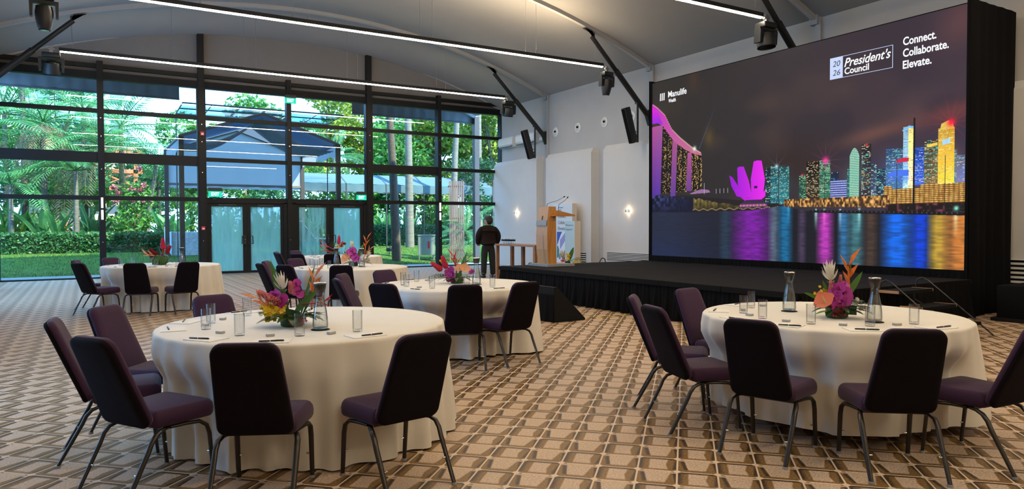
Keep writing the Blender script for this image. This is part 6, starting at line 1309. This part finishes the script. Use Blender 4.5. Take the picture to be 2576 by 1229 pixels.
for x0, x1, lb in ((XL-.3, 2.6, 'grey fabric valance along the roof edge over the lawn side'), (8.2, XR+.2, 'grey fabric valance along the roof edge over the corner side')):
    t = thing('roof_valance', lb, 'valance', ((x0+x1)/2, 24.56, 5.40)); L_ = x1-x0; k = MB(); n_ = 40
    k.grid([[(-L_/2+L_*i/n_, .02*math.sin(i*1.9), z if z < .2 else max(roof_z(x0+L_*i/n_)-5.40+.1, .35)) for i in range(n_+1)] for z in (0.04, .15, 1)]); k.build('fabric', 'valance', t, smooth=180); k = MB(); k.tube([(-L_/2, 0, .04), (L_/2, 0, .04)], .03, 6); k.build('hem_pipe', 'tent_edge', t)
for x, lb in ((XR+.05, 'dark outside roof column behind the corner pane'), (XL-.25, 'dark outside roof column beyond the left edge')):
    t = thing('roof_column', lb, 'column', (x, 24.45, -.03)); k = MB(); k.bx(-.1, .1, -.1, .1, 0, 5.7); k.build('shaft', 'post', t); k = MB(); k.bx(-.16, .16, -.16, .16, 0, .03); k.build('base_plate', 'post', t)
t = thing('covered_walkway', 'long pale blue awning of the covered walkway among the trees', 'awning', (12.9, 32.0, 0)); 
for i in range(5):
    x0, x1 = -4.7+1.9*i, -4.7+1.9*(i+1)
    k = MB(); k.grid([[(x0+(x1-x0)*u/6, 1.1*v/4-.9, 3.35+.5*v/4-.05*math.sin(PI*u/6)*math.sin(PI*v/4)) for u in range(7)] for v in range(5)]); k.build('roof_panel', 'awning', t, smooth=180)
    k = MB(); k.grid([[(x0+(x1-x0)*u/12, -.9+.02*math.sin(u*1.7), 3.35-.42*v/3+.03*math.sin(PI*u/12)*v/3) for u in range(13)] for v in range(4)]); k.build('valance', 'awning', t, smooth=180)
for i in range(6):
    x0 = -4.7+1.9*i; k = MB(); k.tube([(x0, -.88, .4), (x0, -.88, 3.36), (x0, .2, 3.85)], .035, 6); k.build('post', 'post', t)
k = MB(); k.tube([(-4.7, -.88, 2.98), (4.8, -.88, 2.98)], .03, 6); k.build('rail', 'post', t)

# ------------------------------------------------------------------ small garden fixtures
MT['cabinet'] = mat('grey_green_metal', (.16, .22, .22), .5); MT['stone'] = mat('speckled_stone', (.40, .50, .56), .8, col2=(.24, .32, .38), scale=14, detail=8); MT['screen_slat'] = mat('pinkish_timber', (.13, .095, .09), .7); MT['red_steel'] = mat('orange_red_steel', (.60, .13, .06), .6); MT['pale_render'] = mat('pale_render', (.62, .56, .54), .8)
t = thing('metal_cabinet', 'grey metal cabinet on legs with a red hose box window, in the garden', 'cabinet', (11.95, 26.55, 0), -.35)
k = MB(); k.bx(-.33, .33, -.2, .2, .24, 1.03); k.build('body', 'cabinet', t); k = MB(); k.bx(-.36, .36, -.23, .23, 1.03, 1.06); k.build('lid', 'cabinet', t); k = MB(); k.bx(.04, .12, -.206, -.2, .50, .80); k.build('window', 'red_box', t)
for x in (-.3, .3):
    for y in (-.17, .17): k = MB(); k.bx(x-.02, x+.02, y-.02, y+.02, -.03, .24); k.build('leg', 'cabinet', t)
t = thing('slatted_screen', 'tall pinkish vertical slat screen behind the corner pane', 'screen', (13.0, 25.85, 0), -.3)
for i in range(8): k = MB(); k.bx(-.28+.08*i-.027, -.28+.08*i+.027, -.02, .02, -.03, 3.25); k.build('slat', 'screen_slat', t)
for z in (.4, 1.7, 3.0): k = MB(); k.bx(-.34, .34, .02, .05, z, z+.06); k.build('batten', 'screen_slat', t)
for i, (x, y) in enumerate(((9.75, 27.2), (11.2, 28.4), (10.9, 28.0))):
    t = thing('garden_spotlight', ['black garden spotlight on the lawn left of the dark trunk', 'black garden spotlight on the lawn beside the cabinet', 'black garden spotlight on the lawn between trunk and cabinet'][i], 'garden light', (x, y, gz(x, y)), 0, 'spotlights in the lawn'); shifted(rbox((.22, .14, .16), .02, 2), (0, 0, .24)).build('lamp_body', 'black_metal', t); k = MB(); k.tube([(0, 0, -.05), (0, 0, .18)], .015, 6); k.build('spike', 'black_metal', t)
t = thing('stone_planter', 'pale speckled stone block beside the tent post', 'planter', (3.25, 29.6, gz(0, 29.6)-.1)); shifted(rbox((1.0, .8, .95), .02, 2), (0, 0, .475)).build('block', 'stone', t)
t = thing('garden_steps', 'pale stone steps with steel handrail seen beside the door frame', 'steps', (4.25, 29.4, .05))
for i in range(4): k = MB(); k.bx(-.45, .55, .3*i, .3*i+.32, 0, .17*(i+1)); k.build('step', 'stone', t)
for x in (-.4, .0): k = MB(); k.tube([(x, -.2, -.05), (x, -.2, .8), (x, -.1, .88), (x, 1.0, 1.5), (x, 1.0, .6)], .022, 8); k.build('handrail', 'steel', t, smooth=60)
t = thing('glass_balustrade', 'low glass balustrade with pale rail seen through the clear door', 'railing', (7.0, 25.6, -.02)); MT['balustrade'] = glass_mat('balustrade_glass', (.62, .80, .90), .08)
k = MB(); k.prism([(-1.0, 0, 0), (.75, 0, 0), (.75, 0, .95), (.1, 0, 1.0), (-.35, 0, 1.6), (-1.0, 0, 1.6)], (0, .012, 0)); k.build('glass_sheet', 'balustrade', t); k = MB(); k.tube([(-1.0, 0, 1.62), (-.35, 0, 1.62), (.12, 0, 1.0), (.75, 0, .96)], .02, 6); k.build('rail', 'white_plastic', t, smooth=60)
t = thing('bollard_lamp', 'grey bollard lamp in front of the hedge', 'lamp', (2.65, 30.2, gz(0, 30.2))); k = MB(); k.tube([(0, 0, -.05), (0, 0, 1.0)], .07, 12); k.build('shaft', 'steel', t, smooth=60); k = MB(); k.lathe([(.08, 1.0), (.08, 1.04), (.03, 1.07)], 14); k.build('cap', 'black_metal', t, smooth=40)
t = thing('red_steel_pavilion', 'orange-red steel framed building glimpsed behind the palms', 'building', (.6, 47.5, 0)); 
k = MB(); k.bx(-3.6, 2.4, 1.0, 1.3, 0, 6.2); k.build('wall', 'pale_render', t)
for x in (-3.4, -1.6, .2, 2.0): k = MB(); k.bx(x-.12, x+.12, -.1, .1, .3, 6.0); k.build('post', 'red_steel', t)
for z in (3.6, 4.6, 5.8): k = MB(); k.bx(-3.6, 2.4, -.1, .1, z, z+.22); k.build('beam', 'red_steel', t)
for x in (-3.4, -1.6, .2):
    for s in (0, 1): k = MB(); k.tube([(x, 0, 3.8 if s else 4.6), (x+1.8, 0, 4.6 if s else 3.8)], .05, 5); k.build('diagonal_brace', 'red_steel', t)
t = thing('pale_apartment_block', 'pale grey-blue building high behind the left palms', 'building', (-.2, 75, 0)); MT['far_tower'] = mat('far_tower', (.30, .55, .62), .6); MT['far_window'] = mat('far_window', (.12, .28, .34), .3)
k = MB(); k.bx(-5, 3.5, 0, 6, 0, 15.6); k.build('wall', 'far_tower', t)
for i in range(6):
    for j in range(5): k = MB(); k.bx(-4.6+1.4*i, -3.7+1.4*i, -.1, .05, 2.5+2.6*j, 4.0+2.6*j); k.build('window', 'far_window', t)
